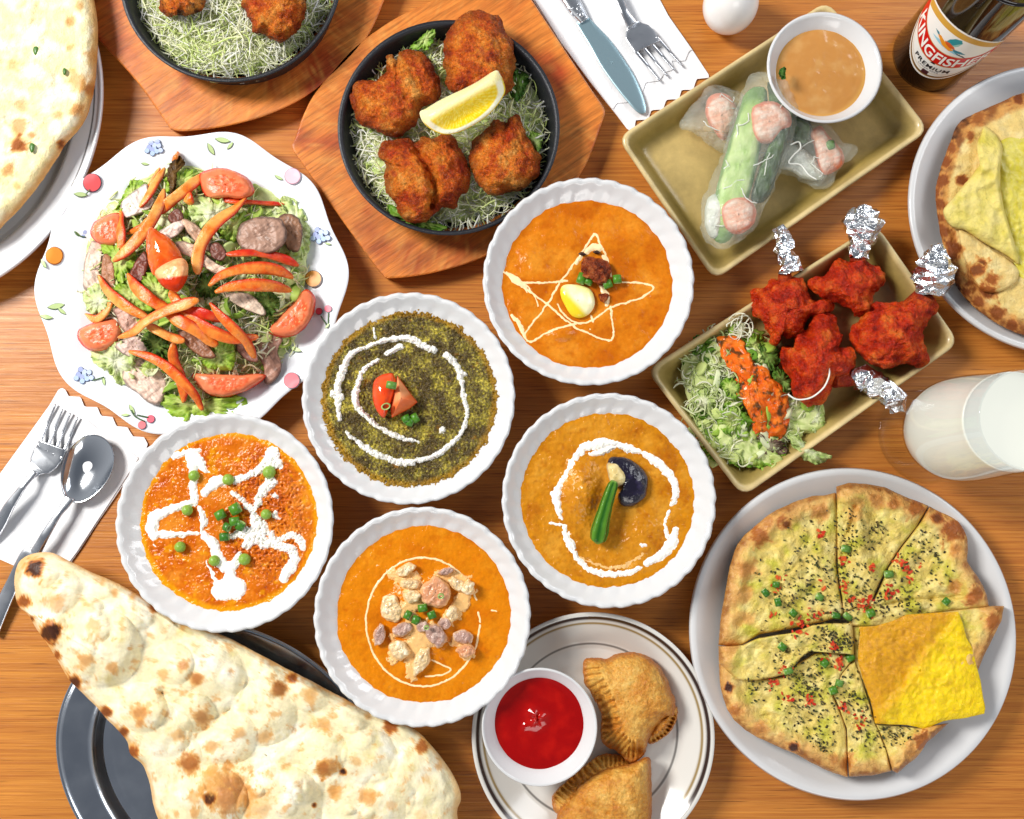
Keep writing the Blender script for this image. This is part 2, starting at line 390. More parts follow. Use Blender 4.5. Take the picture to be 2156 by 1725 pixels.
cu_star = curry('star', 'smooth orange curry with a thin cream star and melting butter', SAUCE, ocolor((208, 118, 18), (182, 88, 8), (224, 146, 44), (200, 108, 6), 1),
      lambda P: .0017 * f2(P, 60, 3, 1.5) + .0003 * f2(P, 14, 3, 2.5) + b1(P))
def spin_c(D, rad, V):
    a = f2(D, 30, 5, 11); b = f2(D, 7, 4, 12, True); c0 = f2(D, 5, 3, 13)
    c = mix(L((122, 100, 48)), L((180, 162, 66)), ss(-.2, .25, a + .5 * c0)); c = mix(c, L((220, 202, 80)), .9 * ss(.0, .32, a * .6 + c0 * 1.0)); c = mix(c, L((62, 50, 26)), .7 * ss(.3, .6, b - a * .5))
    c = mix(c, L((196, 130, 20)), .5 * ss(.3, .6, f2(D, 20, 3, 14)))
    w_ = .80 + .025 * f2(D, 30, 2, 15)
    return mix(c, L((176, 130, 24)), .85 * ss(w_ - .05, w_, rad))
cu_spin = curry('spinach', 'coarse dark green spinach curry with a spiral of cream', GRAINY, spin_c, lambda P: .0022 * f2(P, 26, 4, 12) + .0022 * f2(P, 7, 3, 12, True))
g3 = lambda P: ss(20, -30, np.hypot((P[:, 0] - 560) / 1.0, (P[:, 1] - 1090) / 1.6) - 85)
cu_pea = curry('pea', 'lumpy orange curry with thick white cream and green peas', SAUCE, ocolor((206, 106, 14), (176, 72, 6), (226, 142, 44), (234, 160, 8), 2, 40, .81),
      lambda P: .0012 * f2(P, 40, 4, 3.5) + (.0006 + .0022 * g3(P)) * f2(P, 9, 3, 4.5, True))
cu_clam = curry('clam', 'smooth orange curry topped with a mound of clams', SAUCE, ocolor((212, 124, 10), (196, 102, 5), (224, 142, 26), (212, 122, 4), 3, 60, .85), lambda P: .0013 * f2(P, 55, 3, 6.5) + .0003 * f2(P, 8, 3, 7.5)
      + .0030 * ss(95, 40, np.hypot(P[:, 0] - 890, P[:, 1] - 1300)))
b5 = meatbump([(1226, 1030, 32, 52, .0075), (1350, 1130, 40, 40, .0025)])
cu_aub = curry('aubergine', 'grainy golden brown curry ringed with beaded cream', SAUCE, ocolor((200, 130, 26), (172, 96, 12), (218, 154, 52), (204, 130, 8), 4, 50, .81), lambda P: .0012 * f2(P, 50, 4, 8.5) + .0006 * f2(P, 11, 3, 9.5, True) + b5(P) * (1 + .25 * f2(P, 16, 3, 10.5)))

def cream(key, parent, strokes, name='cream_swirl', col=(250, 247, 238), wob=3., h=.0016, scale=12, rough=4, label=None, step=1.1, mat=None, thin=.35, seed=0):
    """cream poured along strokes [(points, width or (w0,w1..))]: thick in the middle, dipping under the sauce at its edge"""
    cc, _, _, zf, r = CF[key]; al = np.vstack([np.asarray(s[0], float) for s in strokes]); wm = max(np.max(s[1]) for s in strokes) + wob + 4
    x = np.arange(al[:, 0].min() - wm, al[:, 0].max() + wm, step); y = np.arange(al[:, 1].min() - wm, al[:, 1].max() + wm, step)
    X, Y = np.meshgrid(x, y); D = np.stack([X.ravel(), Y.ravel()], 1); m = np.full(len(D), -99.)
    Dw = D + wob * np.stack([f2(D, scale, 3, 21 + seed), f2(D, scale, 3, 22 + seed)], 1) * 1.6
    for s in strokes:
        P = resample(s[0], max(4, 6 * len(s[0])), False) if len(s[0]) > 2 else np.asarray(s[0], float)
        d, t = dseg(Dw, P); wd = np.interp(t, np.linspace(0, 1, len(np.atleast_1d(s[1]))), np.atleast_1d(s[1])) / 2
        k = s[2] if len(s) > 2 else 0
        if k: wd = wd * (1 + k * f2(Dw, k * 40, 2, 33))
        m = np.maximum(m, wd - d)
    m = m + rough * .4 * f2(D, 5, 3, 44 + seed)
    ok = m > -2.2; idx = np.full(len(D), -1); idx[ok] = np.arange(ok.sum()); I = idx.reshape(len(y), len(x))
    F = np.stack([I[:-1, :-1], I[1:, :-1], I[1:, 1:], I[:-1, 1:]], -1).reshape(-1, 4); F = F[(F >= 0).all(1)]
    D = D[ok]; m = m[ok]; z = zf(D) + h * np.clip(m / 4, -1, 1) * (thin + (1 - thin) * np.clip(m / 9, 0, 1)) - .00005
    o = mesh(name, W(D, z), F, mat or CREAM, parent)
    if label: o['label'] = label
    return o
q5 = lambda P: Q(5, P)
PALEC = M('thin_cream', (250, 222, 172), .22, bump=(300, .0003, 3))
cream('star', cu_star, [(q5([(1110, 30), (1160, 60), (1240, 95), (1370, 97), (1500, 85)]), 5), (q5([(1130, 35), (1200, 100), (1380, 230), (1520, 350), (1640, 410), (1740, 448), (1780, 415), (1760, 240)]), 5),
      (q5([(1560, 345), (1400, 390), (1280, 455), (1250, 400), (1380, 230), (1430, 130), (1500, 40), (1580, -70), (1640, -160), (1672, -200), (1700, -130), (1745, -40), (1765, 60)]), 5),
      (q5([(1800, 95), (1900, 98), (1990, 110), (2022, 130), (1960, 185), (1880, 212), (1760, 250), (1660, 320), (1560, 345), (1480, 290), (1440, 230)]), 5),
      (q5([(1250, 110), (1300, 180), (1320, 240)]), 4), (q5([(1130, 40), (1180, 75), (1235, 115)]), (6, 17, 12)), (q5([(1240, 120), (1260, 160)]), (9, 3)), (q5([(1165, 300), (1210, 350), (1245, 430)]), (9, 11, 7)),
      (q5([(1620, -90), (1660, -120), (1690, -110)]), (12, 17)), (q5([(1560, -20), (1590, -80)]), 9), (q5([(1720, -60), (1750, 0)]), 8),
      (q5([(1700, 120), (1740, 190), (1735, 235)]), (8, 16, 8)), (q5([(1645, 300), (1655, 335)]), 6), (q5([(1640, 440 - 60)], ), 4)], wob=2.2, h=.0008, rough=2.5, mat=PALEC)
cream('spinach', cu_spin, [(q5([(300, 485), (340, 465), (430, 440), (560, 440), (620, 480), (690, 510)]), (10, 14, 15), .3), (q5([(770, 540), (820, 590), (850, 660), (870, 780), (890, 900), (860, 1000), (780, 1090), (680, 1155), (580, 1180)]), (15, 11, 8, 10, 11), .3),
      (q5([(560, 1185), (480, 1185), (350, 1140), (250, 1080), (160, 1005)]), (15, 14, 8), .5), (q5([(120, 930), (105, 780), (130, 650), (190, 530), (280, 490)]), (8, 16, 15, 8), .4),
      (q5([(400, 530), (490, 485)]), (9, 15)), (q5([(350, 570), (270, 620), (235, 700), (215, 820), (290, 920), (370, 980), (480, 1035), (600, 1062)]), (8, 11, 16, 9, 12, 6), .4),
      (q5([(735, 995), (745, 995)]), 13), (q5([(325, 380), (335, 430)]), 6), (q5([(80, 770), (130, 790)]), 15), (q5([(860, 640), (880, 660)]), 10)], wob=3.4, h=.0030, scale=10, rough=2)
q4 = lambda P: Q(4, P); q7 = lambda P: Q(7, P); q8 = lambda P: Q(8, P)
cream('pea', cu_pea, [(q4([(1110, 1130), (1180, 1165), (1250, 1240)]), (14, 28, 12)), (q4([(1060, 1150), (1200, 1110)]), 12), (q4([(1170, 1190), (1175, 1330), (1185, 1430)]), (24, 20, 16)),
      (q4([(1180, 1430), (1040, 1470), (930, 1530)]), (16, 18, 26)), (q4([(930, 1530), (920, 1590), (930, 1610)]), 28), (q4([(930, 1625), (1050, 1625), (1190, 1620)]), (20, 14, 10)),
      (q4([(1240, 1380), (1310, 1310), (1420, 1295), (1500, 1270), (1600, 1215), (1655, 1160)]), (14, 28, 16, 12, 20, 32)), (q4([(1650, 1140), (1660, 1180), (1710, 1215)]), (34, 30, 10)),
      (q4([(1410, 1370), (1470, 1420), (1530, 1475), (1580, 1390), (1640, 1310)]), (10, 13, 14, 20, 26)), (q4([(1210, 1460), (1235, 1540), (1215, 1610)]), (10, 18, 8)),
      (q4([(1530, 1480), (1550, 1540), (1590, 1600), (1520, 1660), (1480, 1700)]), (14, 28, 30, 28, 14)), (q4([(1540, 1590), (1430, 1630), (1380, 1640)]), (18, 20, 10)),
      (q4([(1600, 1690), (1700, 1650), (1790, 1630), (1830, 1700)]), (22, 12, 18, 20), .8), (q4([(1240, 1630), (1300, 1690), (1330, 1760)]), (18, 22, 16)),
      (q7([(1300, 90), (1330, 150), (1365, 200), (1420, 175), (1450, 120)]), (18, 20, 28, 24, 12)), (q7([(1385, 210), (1400, 290)]), (20, 40)), (q7([(1340, 330), (1440, 325)]), 42), (q7([(1320, 380), (1440, 380)]), 14),
      (q7([(1250, 170), (1310, 280)]), (4, 8)), (q7([(1500, 20), (1620, 50), (1760, 90)]), (20, 14, 22), .9), (q7([(1780, 100), (1790, 160), (1720, 260)]), (22, 18, 24), .8),
      (q4([(1660, 1390), (1680, 1400)]), 10), (q4([(1670, 1500), (1680, 1520)]), 14), (q4([(1640, 1620), (1680, 1680)]), (16, 20), .8), (q7([(930, 60), (945, 70)]), 5)], wob=4.6, h=.0017, rough=2, scale=13)
ringP = [(1000 - 375 + 345 * cos(t), 530 + 390 * sin(t)) for t in np.linspace(.05, 2 * pi - .35, 26)]
cream('clam', cu_clam, [(q8(ringP), 5), (q8([(680, 760), (740, 790), (795, 818), (740, 850), (640, 862)]), 4.5), (q8([(960, 470), (972, 530)]), 5), (q8([(1040, 460), (1070, 465)]), 4)], wob=1.4, h=.0009, rough=1.5, mat=PALEC)
cream('clam', cu_clam, [(q8([(430, 240), (560, 300), (560, 420), (430, 480)]), (20, 46, 40, 24), .6), (q8([(700, 240), (800, 260), (900, 320), (840, 420), (790, 500)]), (20, 36, 30, 40, 30), .6), (q8([(560, 520), (640, 620), (560, 700), (560, 860)]), (40, 50, 40, 24), .6),
      (q8([(440, 620), (460, 740)]), (16, 28), .6), (q8([(830, 640), (900, 720)]), (34, 30), .6), (q8([(340, 640), (370, 600)]), 14)], name='cream_sauce', wob=9, h=.0016, rough=9, scale=14, mat=M('peach_cream', (238, 190, 122), .22, bump=(420, .0006, 4), var=(300, .12)), seed=3)
cream('aubergine', cu_aub, [(q5([(1550, 1160), (1600, 1100), (1720, 1070), (1800, 1072)]), (14, 20, 22, 10), .3), (q5([(1640, 1140), (1720, 1120), (1790, 1095)]), (8, 16, 8)), (q5([(1820, 1085), (1880, 1105), (1935, 1125)]), (12, 19, 12), .3), (q5([(1970, 1140), (2060, 1200), (2140, 1290), (2160, 1380), (2135, 1440)]), (14, 20, 18, 16, 10), .3),
      (q5([(1520, 1190), (1490, 1260), (1455, 1320), (1430, 1390), (1450, 1480), (1465, 1530)]), (14, 9, 12, 22, 14, 8), .4), (q5([(1400, 1555), (1490, 1570)]), 6), (q5([(1480, 1570), (1500, 1640), (1540, 1700)]), (8, 13, 10), .3),
      (q8([(1480, -10), (1510, 60), (1560, 140), (1620, 200), (1700, 232), (1800, 240), (1880, 228), (1935, 205)]), (10, 12, 13, 13, 14, 12, 11), .3), (q8([(1980, 180), (2060, 130), (2130, 60), (2160, -30)]), (13, 22, 24, 12), .4), (q8([(1950, 68), (1970, 68)]), 9),
      (q5([(2110, 1640), (2090, 1560), (2120, 1480)]), (10, 6, 6), .3)], wob=3.4, h=.0016, scale=9, rough=2.5)
cream('aubergine', cu_aub, [(q8([(1580, 150), (1740, 200), (1860, 180), (1960, 120)]), (6, 7, 8, 6), .8)], name='cream_streak', wob=6, h=.0005, scale=14, mat=MATS['peach_cream'], seed=5)

# ------------------------------------------------------------------ curry toppings
def cz(key, D): return float(CF[key][3](np.array([D], float))[0])
ONION = M('spring_onion_green', None, .3, var=(400, .2), bump=(500, .0003))
def onion(D, z, label, r=9, ln=13, rot=0., tilt=90, group='chopped spring onion rings', tone=0):
    """one cut tube of spring onion"""
    v_ = (abs(D[0] * 7.3 + D[1] * 3.1) % 10) / 10; r, ln = r * (.85 + .3 * v_), ln * (.75 + .5 * ((v_ * 7) % 1))
    R = r * SC(D, z); l = ln * SC(D, z); ri = R * .72; k = 14; c = W(D, z)
    pr = [(ri, 0), (R, 0), (R * 1.03, l * .5), (R, l), (ri, l), (ri * .97, l * .5)]
    a = np.arange(k) * 2 * pi / k; V = []
    for rr, zz in pr: V += [[rr * cos(t), rr * sin(t) * (.72 if tilt else 1), zz - l / 2] for t in a]
    V = np.array(V); t = radians(tilt)
    V = V @ np.array([[1, 0, 0], [0, cos(t), sin(t)], [0, -sin(t), cos(t)]])
    q = radians(rot); V = V @ np.array([[cos(q), sin(q), 0], [-sin(q), cos(q), 0], [0, 0, 1]])
    V = V + c; V[:, 2] += z + .0005 - V[:, 2].min()
    F = gridf(7, k); F = np.where(F >= 6 * k, F - 6 * k, F)
    g = [(52 + 26 * v_, 112 + 20 * v_, 30), (96, 142, 56), (150, 176, 98)][tone]
    col = np.repeat(np.array([L((176, 200, 120)), L(g), L(g), L(g), L((176, 200, 120)), L((150, 190, 96))]), k, 0)
    return tag(mesh('spring_onion', V, F, ONION, None, col), label, 'spring onion', group)
def place_on(key, k, P, labels, r=9, ln=14, rots=None, tones=None, tilts=None):
    for i, p in enumerate(P):
        D = Q(k, p); onion(D, cz(key, D) + .001, labels[i], r, ln, (rots or [30, 120, 70, 150, 10, 95])[i % 6], (tilts or [90])[i % len(tilts or [90])], tone=(tones or [0])[i % len(tones or [0])])
g_ = lambda s: 'spring onion piece ' + s
place_on('star', 5, [(1585, 78), (1628, 95), (1740, 112), (1800, 82)], [g_('left of the red meat on the star curry'), g_('touching the butter on the star curry'), g_('below the red meat on the star curry'), g_('farthest right on the star curry')], r=8, ln=18, rots=[-20, -25, 110, 5])
place_on('spinach', 5, [(525, 925), (580, 920), (548, 945)], [g_('below the tomato in the spinach bowl, left one'), g_('farthest right in the spinach bowl'), g_('lowest in the spinach bowl')], r=9, ln=15)
place_on('pea', 4, [(1345, 1505), (1435, 1470), (1385, 1580), (1465, 1570), (1430, 1545), (1368, 1638)],
         [g_('at the left of the pea curry cluster'), g_('topmost in the pea curry'), g_('inside the pea curry cluster, lower left'), g_('at the right of the pea curry cluster'), g_('in the middle of the pea curry cluster'), g_('lowest in the pea curry')], r=10, ln=17, tilts=[90, 90, 60, 75])
place_on('clam', 8, [(535, 485), (625, 442), (585, 515), (680, 485)], [g_('leftmost of four among the clams'), g_('topmost of four among the clams'), g_('lowest of four among the clams'), g_('rightmost of four among the clams')], r=9, ln=14, rots=[60, 10, 70, 20])
onion(Q(8, (735, 370)), CURZ + .0115, 'pale spring onion ring lying on the round pink clam', 6, 8, 0, 20, tone=2)
onion(Q(8, (648, 560)), CURZ + .0115, 'pale spring onion ring lying on the long grey clam', 6, 8, 0, 20, tone=2)
PEA = M('pea_skin', (134, 170, 62), .3, bump=(500, .0006, 3), sss=.1, var=(300, .15))
pl = ['at the upper left, on cream', 'at the top centre of the bowl', 'at the upper right, largest', 'left of the spring onions', 'right of the spring onions', 'at the lower left, alone on the sauce', 'above the bottom cream patch, left one', 'above the bottom cream patch, right one']
for i, (k, p) in enumerate([(4, (1175, 1268)), (4, (1383, 1292)), (4, (1632, 1247)), (4, (1135, 1478)), (4, (1613, 1503)), (7, (1092, 75)), (7, (1299, 158)), (7, (1482, 150))]):
    D = Q(k, p); r = [11.5, 12, 13.5, 11.5, 11, 11.5, 11.5, 12.5][i]; R = r * SC(D, CURZ); z = cz('pea', D) - .35 * R
    th = np.linspace(0, pi, 17); pr = [(R * sin(t) + 1e-5, R * 1.0 * (1 - cos(t)) * .95) for t in th]; c = W(D, z + R)
    V, F = lathe(pr[::-1], c[0], c[1], z, 24)
    V = V + .06 * R * np.stack([fbm(V * 300, 2, i), fbm(V * 300, 2, i + 9), fbm(V * 260, 2, i + 5)], 1)
    tag(mesh('green_pea', V, F[:, ::-1], PEA), 'green pea ' + pl[i] + ' of the pea curry', 'pea', 'green peas on the curry')
# butter, meat scrap, tomato pieces
z = cz('star', (1215, 630))
def butc(D, s, n, V): return mix(mix(L((246, 236, 150)), L((250, 246, 214)), ss(.2, -.6, n)), L((232, 206, 40)), ss(-5, 12, (D[:, 1] - 628) * .8 - (D[:, 0] - 1212) * .9 - 4))
tag(blob('butter_knob', Q(5, [(1455, 150), (1480, 112), (1560, 110), (1640, 142), (1668, 220), (1640, 282), (1580, 312), (1520, 292), (1470, 210)]), z - .001, .008, M('soft_butter', None, .18, sss=.2, bump=(120, .0005, 2)), butc, n=20, m=60, amp=.0006, freq=60), 'pale yellow knob of butter melting on the star curry', 'butter')
def redmeat(D, s, n, V): return ramp(n, [(-.5, (92, 28, 10)), (0, (150, 60, 22)), (.3, (186, 92, 40)), (.6, (214, 140, 80))])
tag(blob('tandoori_meat_scrap', Q(5, [(1580, 10), (1610, -55), (1700, -45), (1765, 5), (1750, 80), (1700, 115), (1660, 95), (1600, 62)]), cz('star', (1250, 575)) - .001, .010, TANDOORI, redmeat, n=24, m=70, amp=.0032, freq=230, seed=4), 'small dark red piece of tandoori meat on the star curry', 'meat')
tag(blob('tandoori_meat_scrap', Q(5, [(1690, 170), (1720, 160), (1750, 175), (1735, 205), (1700, 210)]), CURZ, .004, TANDOORI, redmeat, n=12, m=40, amp=.002, freq=260, seed=6), 'tiny browned meat crumb below the meat on the star curry', 'meat')
for i, (p, l) in enumerate([((1590, -78), 'upper left dark fried onion bit on the star curry tip'), ((1678, -88), 'upper right dark fried onion bit on the star curry tip')]):
    P = Q(5, [(p[0] - 24, p[1]), (p[0], p[1] - 11), (p[0] + 24, p[1] + 4), (p[0] + 2, p[1] + 12)])
    tag(blob('fried_onion_bit', P, CURZ + .0008, .0022, M('charred_bit', (52, 24, 12), .4), None, n=8, m=24), l, 'fried onion')
def tom(base=(222, 78, 28), pale=(238, 150, 96)):
    def f(D, s, n, V): return mix(L(base), L(pale), ss(-.2, .5, n) * .6)
    return f
zt = cz('spinach', (810, 825))
def tomskin(D, s, n, V): return mix(L((224, 62, 16)), L((236, 110, 44)), ss(-.3, .5, n) * .5)
tag(blob('tomato_wedge', Q(5, [(318, 750), (330, 690), (375, 655), (430, 645), (448, 655), (462, 700), (448, 780), (425, 840), (392, 917), (350, 885), (322, 820)]), zt, .014, M('tomato_skin', None, .12, coat=.5, bump=(40, .0003)), tomskin, n=24, m=80, sharp=False), 'shiny red tomato wedge skin up in the spinach bowl', 'tomato', 'tomato pieces in the spinach bowl')
def tomcut(D, s, n, V): return mix(mix(L((240, 156, 104)), L((228, 112, 60)), ss(0, 14, (D[:, 1] - 830) + (D[:, 0] - 850) * .6)), L((214, 70, 30)), ss(.88, .99, s))
tag(blob('tomato_wedge', Q(5, [(470, 662), (510, 715), (550, 770), (592, 822), (545, 862), (500, 885), (435, 918), (428, 860), (445, 760)]), zt, .016, VEG, tomcut, n=24, m=80, sharp=True, p=1.3, q=.8), 'paler cut tomato wedge leaning to the right in the spinach bowl', 'tomato', 'tomato pieces in the spinach bowl')
onion(Q(5, (436, 722)), zt + .014, 'grey-green spring onion piece lying on the red tomato wedge', 9, 20, 80, 90, tone=1)
onion(Q(5, (402, 850)), zt + .012, 'thin spring onion ring hooked on the red tomato wedge', 11, 5, 20, 15, tone=2)
# clams
CLAM = M('clam_flesh', None, .16, bump=(260, .0008, 4), sss=.1, spec=.6)
cl = [((520, 215), 66, 34, -25, 0, 'topmost, tilted, pale cream with a dark lip'), ((545, 300), 60, 36, 10, 0, 'pale ribbed, below the topmost one'), ((560, 375), 58, 38, -4, 0, 'flat ribbed, in the centre left'), ((435, 450), 66, 88, -14, 0, 'large pale oval with grey folds at the left'),
      ((500, 575), 70, 40, -22, 2, 'lilac grey, under the large pale oval'), ((700, 350), 92, 92, 20, 1, 'round pinkish tan, largest of all'), ((765, 222), 50, 24, -12, 2, 'small lilac, above the round pinkish one'), ((830, 300), 62, 36, 30, 0, 'pale, right of the round pinkish one'),
      ((900, 322), 44, 46, 20, 0, 'at the right top, with a dark speck'), ((360, 610), 36, 66, 12, 2, 'farthest left, small and grey'), ((480, 700), 66, 60, 30, 0, 'curled pale, at the lower left'), ((700, 605), 58, 84, -28, 2, 'long lilac grey striped, in the middle'),
      ((800, 480), 38, 50, 10, 0, 'small pale, right of the middle'), ((865, 625), 60, 42, 12, 2, 'lilac, upper one at the lower right'), ((885, 705), 60, 40, -8, 1, 'pinkish, lowest at the lower right'), ((615, 765), 46, 92, 24, 0, 'long boat-shaped, near the bottom'),
      ((755, 540), 40, 34, 0, 2, 'small, just right of the long striped one'), ((620, 560), 40, 34, 0, 2, 'small lilac, left of the long striped one')]
for i, (c, a, b, rot, tp, l) in enumerate(cl):
    P = [(c[0] + a * cos(t) * cos(radians(rot)) - b * sin(t) * sin(radians(rot)), c[1] + a * cos(t) * sin(radians(rot)) + b * sin(t) * cos(radians(rot))) for t in np.linspace(0, 2 * pi, 14)[:-1] for _ in (0,)]
    rr = random.Random(i); P = [(c[0] + (x - c[0]) * rr.uniform(.85, 1.12), c[1] + (y - c[1]) * rr.uniform(.85, 1.12)) for x, y in P]; P = Q(8, P)
    def cc(D, s, n, V, tp=tp, i=i):
        base = [(226, 196, 146), (214, 150, 108), (178, 142, 128)][tp]; ln = np.sin((D[:, 0] * .9 + D[:, 1] * .35) * .5 + 3 * n)
        k = mix(L(base), L([(250, 238, 206), (238, 190, 150), (226, 200, 186)][tp]), ss(0, .5, n)); k = mix(k, L((120, 92, 84)), .35 * ss(.6, 1, ln) * ss(.95, .5, s)); return mix(k, L((236, 196, 130)), .5 * ss(.8, 1, s))
    tag(blob('clam', P, CURZ + .0005, .0058 + .0015 * (i % 3), CLAM, cc, n=30, m=90, amp=.0016, freq=210, seed=i, p=4, extra=lambda D, s: .0016 * f2(D, 9, 3, 5)), 'clam ' + l, 'clam', 'clams on the orange curry')
# aubergine slice and okra
za = cz('aubergine', (1330, 1010))
aub = thing('aubergine_slice', W((1325, 1015), za), 'dark purple fried aubergine slice in the golden curry', 'aubergine')
def aubs(D, s, n, V): return mix(L((24, 20, 38)), L((58, 50, 84)), ss(.1, .6, n) * .7)
blob('skin', Q(5, [(1745, 1182), (1785, 1150), (1880, 1168), (1950, 1220), (1988, 1300), (1972, 1390), (1905, 1452), (1832, 1450), (1805, 1400), (1830, 1330), (1810, 1280), (1760, 1245)]), za - .001, .011, M('aubergine_skin', None, .16, bump=(160, .0016, 3), coat=.5), aubs, parent=aub, n=26, m=90, amp=.0012, freq=120)
def aubf(D, s, n, V): return mix(mix(L((216, 190, 122)), L((238, 224, 170)), ss(-.2, .4, n)), L((150, 116, 90)), .6 * ss(.8, 1, s))
blob('flesh', Q(5, [(1742, 1195), (1790, 1190), (1840, 1225), (1870, 1270), (1860, 1310), (1800, 1335), (1760, 1320), (1748, 1260)]), za, .0122, VEG, aubf, parent=aub, n=20, m=60, amp=.0012, freq=160, seed=3)
def okra():
    P = resample(Q(5, [(1785, 1300), (1760, 1370), (1735, 1450), (1705, 1560), (1680, 1682)]), 40, False); t = np.linspace(0, 1, 40)
    wd = np.interp(t, [0, .06, .12, .5, .82, .94, 1], [6, 10, 11, 14, 18, 16, 4]) * SC((1270, 1080), za)
    zc = za + .004 + np.interp(t, [0, 1], [.010, .003]); c = W(P, zc); T = np.gradient(c, axis=0); T /= np.linalg.norm(T, axis=1)[:, None]; B = np.cross((0, 0, 1), T); B /= np.linalg.norm(B, axis=1)[:, None]; U = np.cross(T, B)
    k = 40; a = np.arange(k) * 2 * pi / k; rr = 1 + .10 * np.cos(5 * a + .8)
    V = (c[:, None] + B[:, None] * (wd[:, None] * np.cos(a) * rr)[..., None] + U[:, None] * (wd[:, None] * np.sin(a) * rr)[..., None]).reshape(-1, 3)
    F = gridf(40, k).tolist() + [list(range(k)), list(range(39 * k, 40 * k))[::-1]]
    V += .0004 * fbm(V * 200, 3, 2)[:, None]
    g = np.tile(.5 + .5 * np.cos(5 * a + .8), 40); tt = np.repeat(t, k)
    col = mix(mix(L((30, 84, 22)), L((96, 146, 44)), g * .8), L((120, 158, 70)), ss(.03, 0, tt)); col = mix(col, L((150, 190, 90)), ss(.95, 1, tt) * .6)
    tag(mesh('okra_pod', V, F, VEG, None, col), 'green okra pod lying across the golden curry', 'okra')
okra()
# ------------------------------------------------------------------ plates, boards, skillets
def plate(name, D, r, prof, mat, label, cat='plate', seg=160, wav=None, group=None, zr=None, fine=60):
    zr = max(p[1] for p in prof) if zr is None else zr
    c = W(D, zr); R = r * SC(D, zr)
    pr = resample(np.array([(a * R, z) for a, z in prof]), fine, False, True); pr[-1, 0] = 1e-5
    V, F = lathe(pr, c[0], c[1], 0, seg, wav)
    o = mesh(name, V, F, mat); tag(o, label, cat, group); return o, c, R
COUPE = [(0, .002), (.5, .002), (.53, 0), (.60, 0), (.62, .003), (.82, .012), (.985, .0205), (1, .022), (.995, .0232), (.97, .0228), (.86, .017), (.74, .0105), (.66, .0075), (.55, .006), (.3, .0055), (0, .0055)]
CREAMW = M('large_plate_glaze', (212, 213, 214), .22, coat=.25, bump=(20, .0004, 2))
plateA, cA, RA = plate('dinner_plate', (1797, 1331), 346, COUPE, CREAMW, 'large plain white plate under the sliced herb bread', seg=200, group='plain white dinner plates')
plateB, cB, RB = plate('dinner_plate', (2228, 436), 315, COUPE, CREAMW, 'large plain white plate at the right edge under the folded bread', seg=200, group='plain white dinner plates')
# samosa plate with printed rings
c = W((1249, 1549), .021); R = 256 * SC((1249, 1549), .021)
P = [(0, .002), (.5, .002), (.54, 0), (.60, 0), (.62, .003), (.82, .011), (.985, .0195), (1, .021), (.995, .0218), (.97, .0214)]
pin = [(x, y) for x, y in zip(np.linspace(.97, .01, 110), np.interp(np.linspace(.97, .01, 110), [0, .55, .68, .74, .86, .97], [.0055, .0055, .0065, .0085, .015, .0214]))]
pr = np.array([(a * R, z) for a, z in P + pin[1:]]); V, F = lathe(pr, c[0], c[1], 0, 200)
rad = np.repeat(pr[:, 0] / R, 200); top = np.repeat(np.arange(len(pr)) >= 7, 200)
col = np.tile(L((216, 214, 208)), (len(V), 1))
band = lambda a, b, e=.004: ss(a - e, a, rad) * (1 - ss(b, b + e, rad)) * top
col = mix(col, L((52, 34, 26)), band(.937, .962)); col = mix(col, L((150, 128, 84)), band(.895, .912, .006)); col = mix(col, L((40, 32, 26)), band(.716, .722, .004))
tag(mesh('side_plate', V, F, PRINT, None, col), 'white plate with dark brown rim lines under two samosas', 'plate')

# scalloped fruit plate
FPL = (402, 592)
def fz(k):
    return np.interp(k, [0, .5, .6, .7, .85, .97, 1.0], [.0065, .0065, .0075, .0115, .0175, .0222, .0225])
prof = [(0, .002), (.5, .002), (.53, 0), (.60, 0), (.62, .003), (.82, .0125), (.975, .0205), (1, .0220), (.998, .0226)] + [(k, float(fz(k))) for k in np.linspace(.975, 0, 50)]
def scal(R, Z, T, row):
    Rm = 325 * SC(FPL, .0225); k = R / Rm
    s = np.sin(10 * T + .9) + .3 * np.sin(5 * T + 2) 
    return R * (1 + .022 * ss(.6, 1, k) * s), Z + .0008 * ss(.7, 1, k) * np.sin(10 * T + 2.4)
c = W(FPL, .0225); FR = 324 * SC(FPL, .0225)
V, F = lathe(np.array([(a * FR + 1e-5, z) for a, z in prof]), c[0], c[1], 0, 300, scal)
fruit_plate = tag(mesh('fruit_plate', V, F, M('fruit_plate_glaze', (236, 240, 246), .14, coat=.3)), 'scalloped white plate printed with cherries, grapes and leaves', 'plate')
def platez(D, dz=.0004):
    v = W(D, .02)[:, :2] - c[:2]; k = np.linalg.norm(v, axis=1) / FR; T = np.arctan2(v[:, 1], v[:, 0])
    k = k / (1 + .022 * ss(.6, 1, k) * (np.sin(10 * T + .9) + .3 * np.sin(5 * T + 2)))
    return fz(k) + .0003 + .0008 * ss(.7, 1, k) * np.sin(10 * T + 2.4) + dz + .0002
PRN = {}
def prnt(name, O, col, lift=.0004, line=None):
    O = np.asarray(O, float); cc = O.mean(0); D = np.vstack([cc, cc + (O - cc) * .5, O]); n = len(O)
    F = [[0, 1 + i, 1 + (i + 1) % n] for i in range(n)] + [[1 + i, 1 + n + i, 1 + n + (i + 1) % n, 1 + (i + 1) % n] for i in range(n)]
    V = W(D, platez(D, lift * .6 + .0006 * (cc[0] > 610))); return mesh(name, V, F, DECAL, fruit_plate, np.tile(L(col), (len(V), 1)) if np.ndim(col) == 1 else col)
def circ(D, r, k=22, sx=1.): return [(D[0] + r * cos(t) * sx, D[1] + r * sin(t)) for t in np.linspace(0, 2 * pi, k, endpoint=False)]
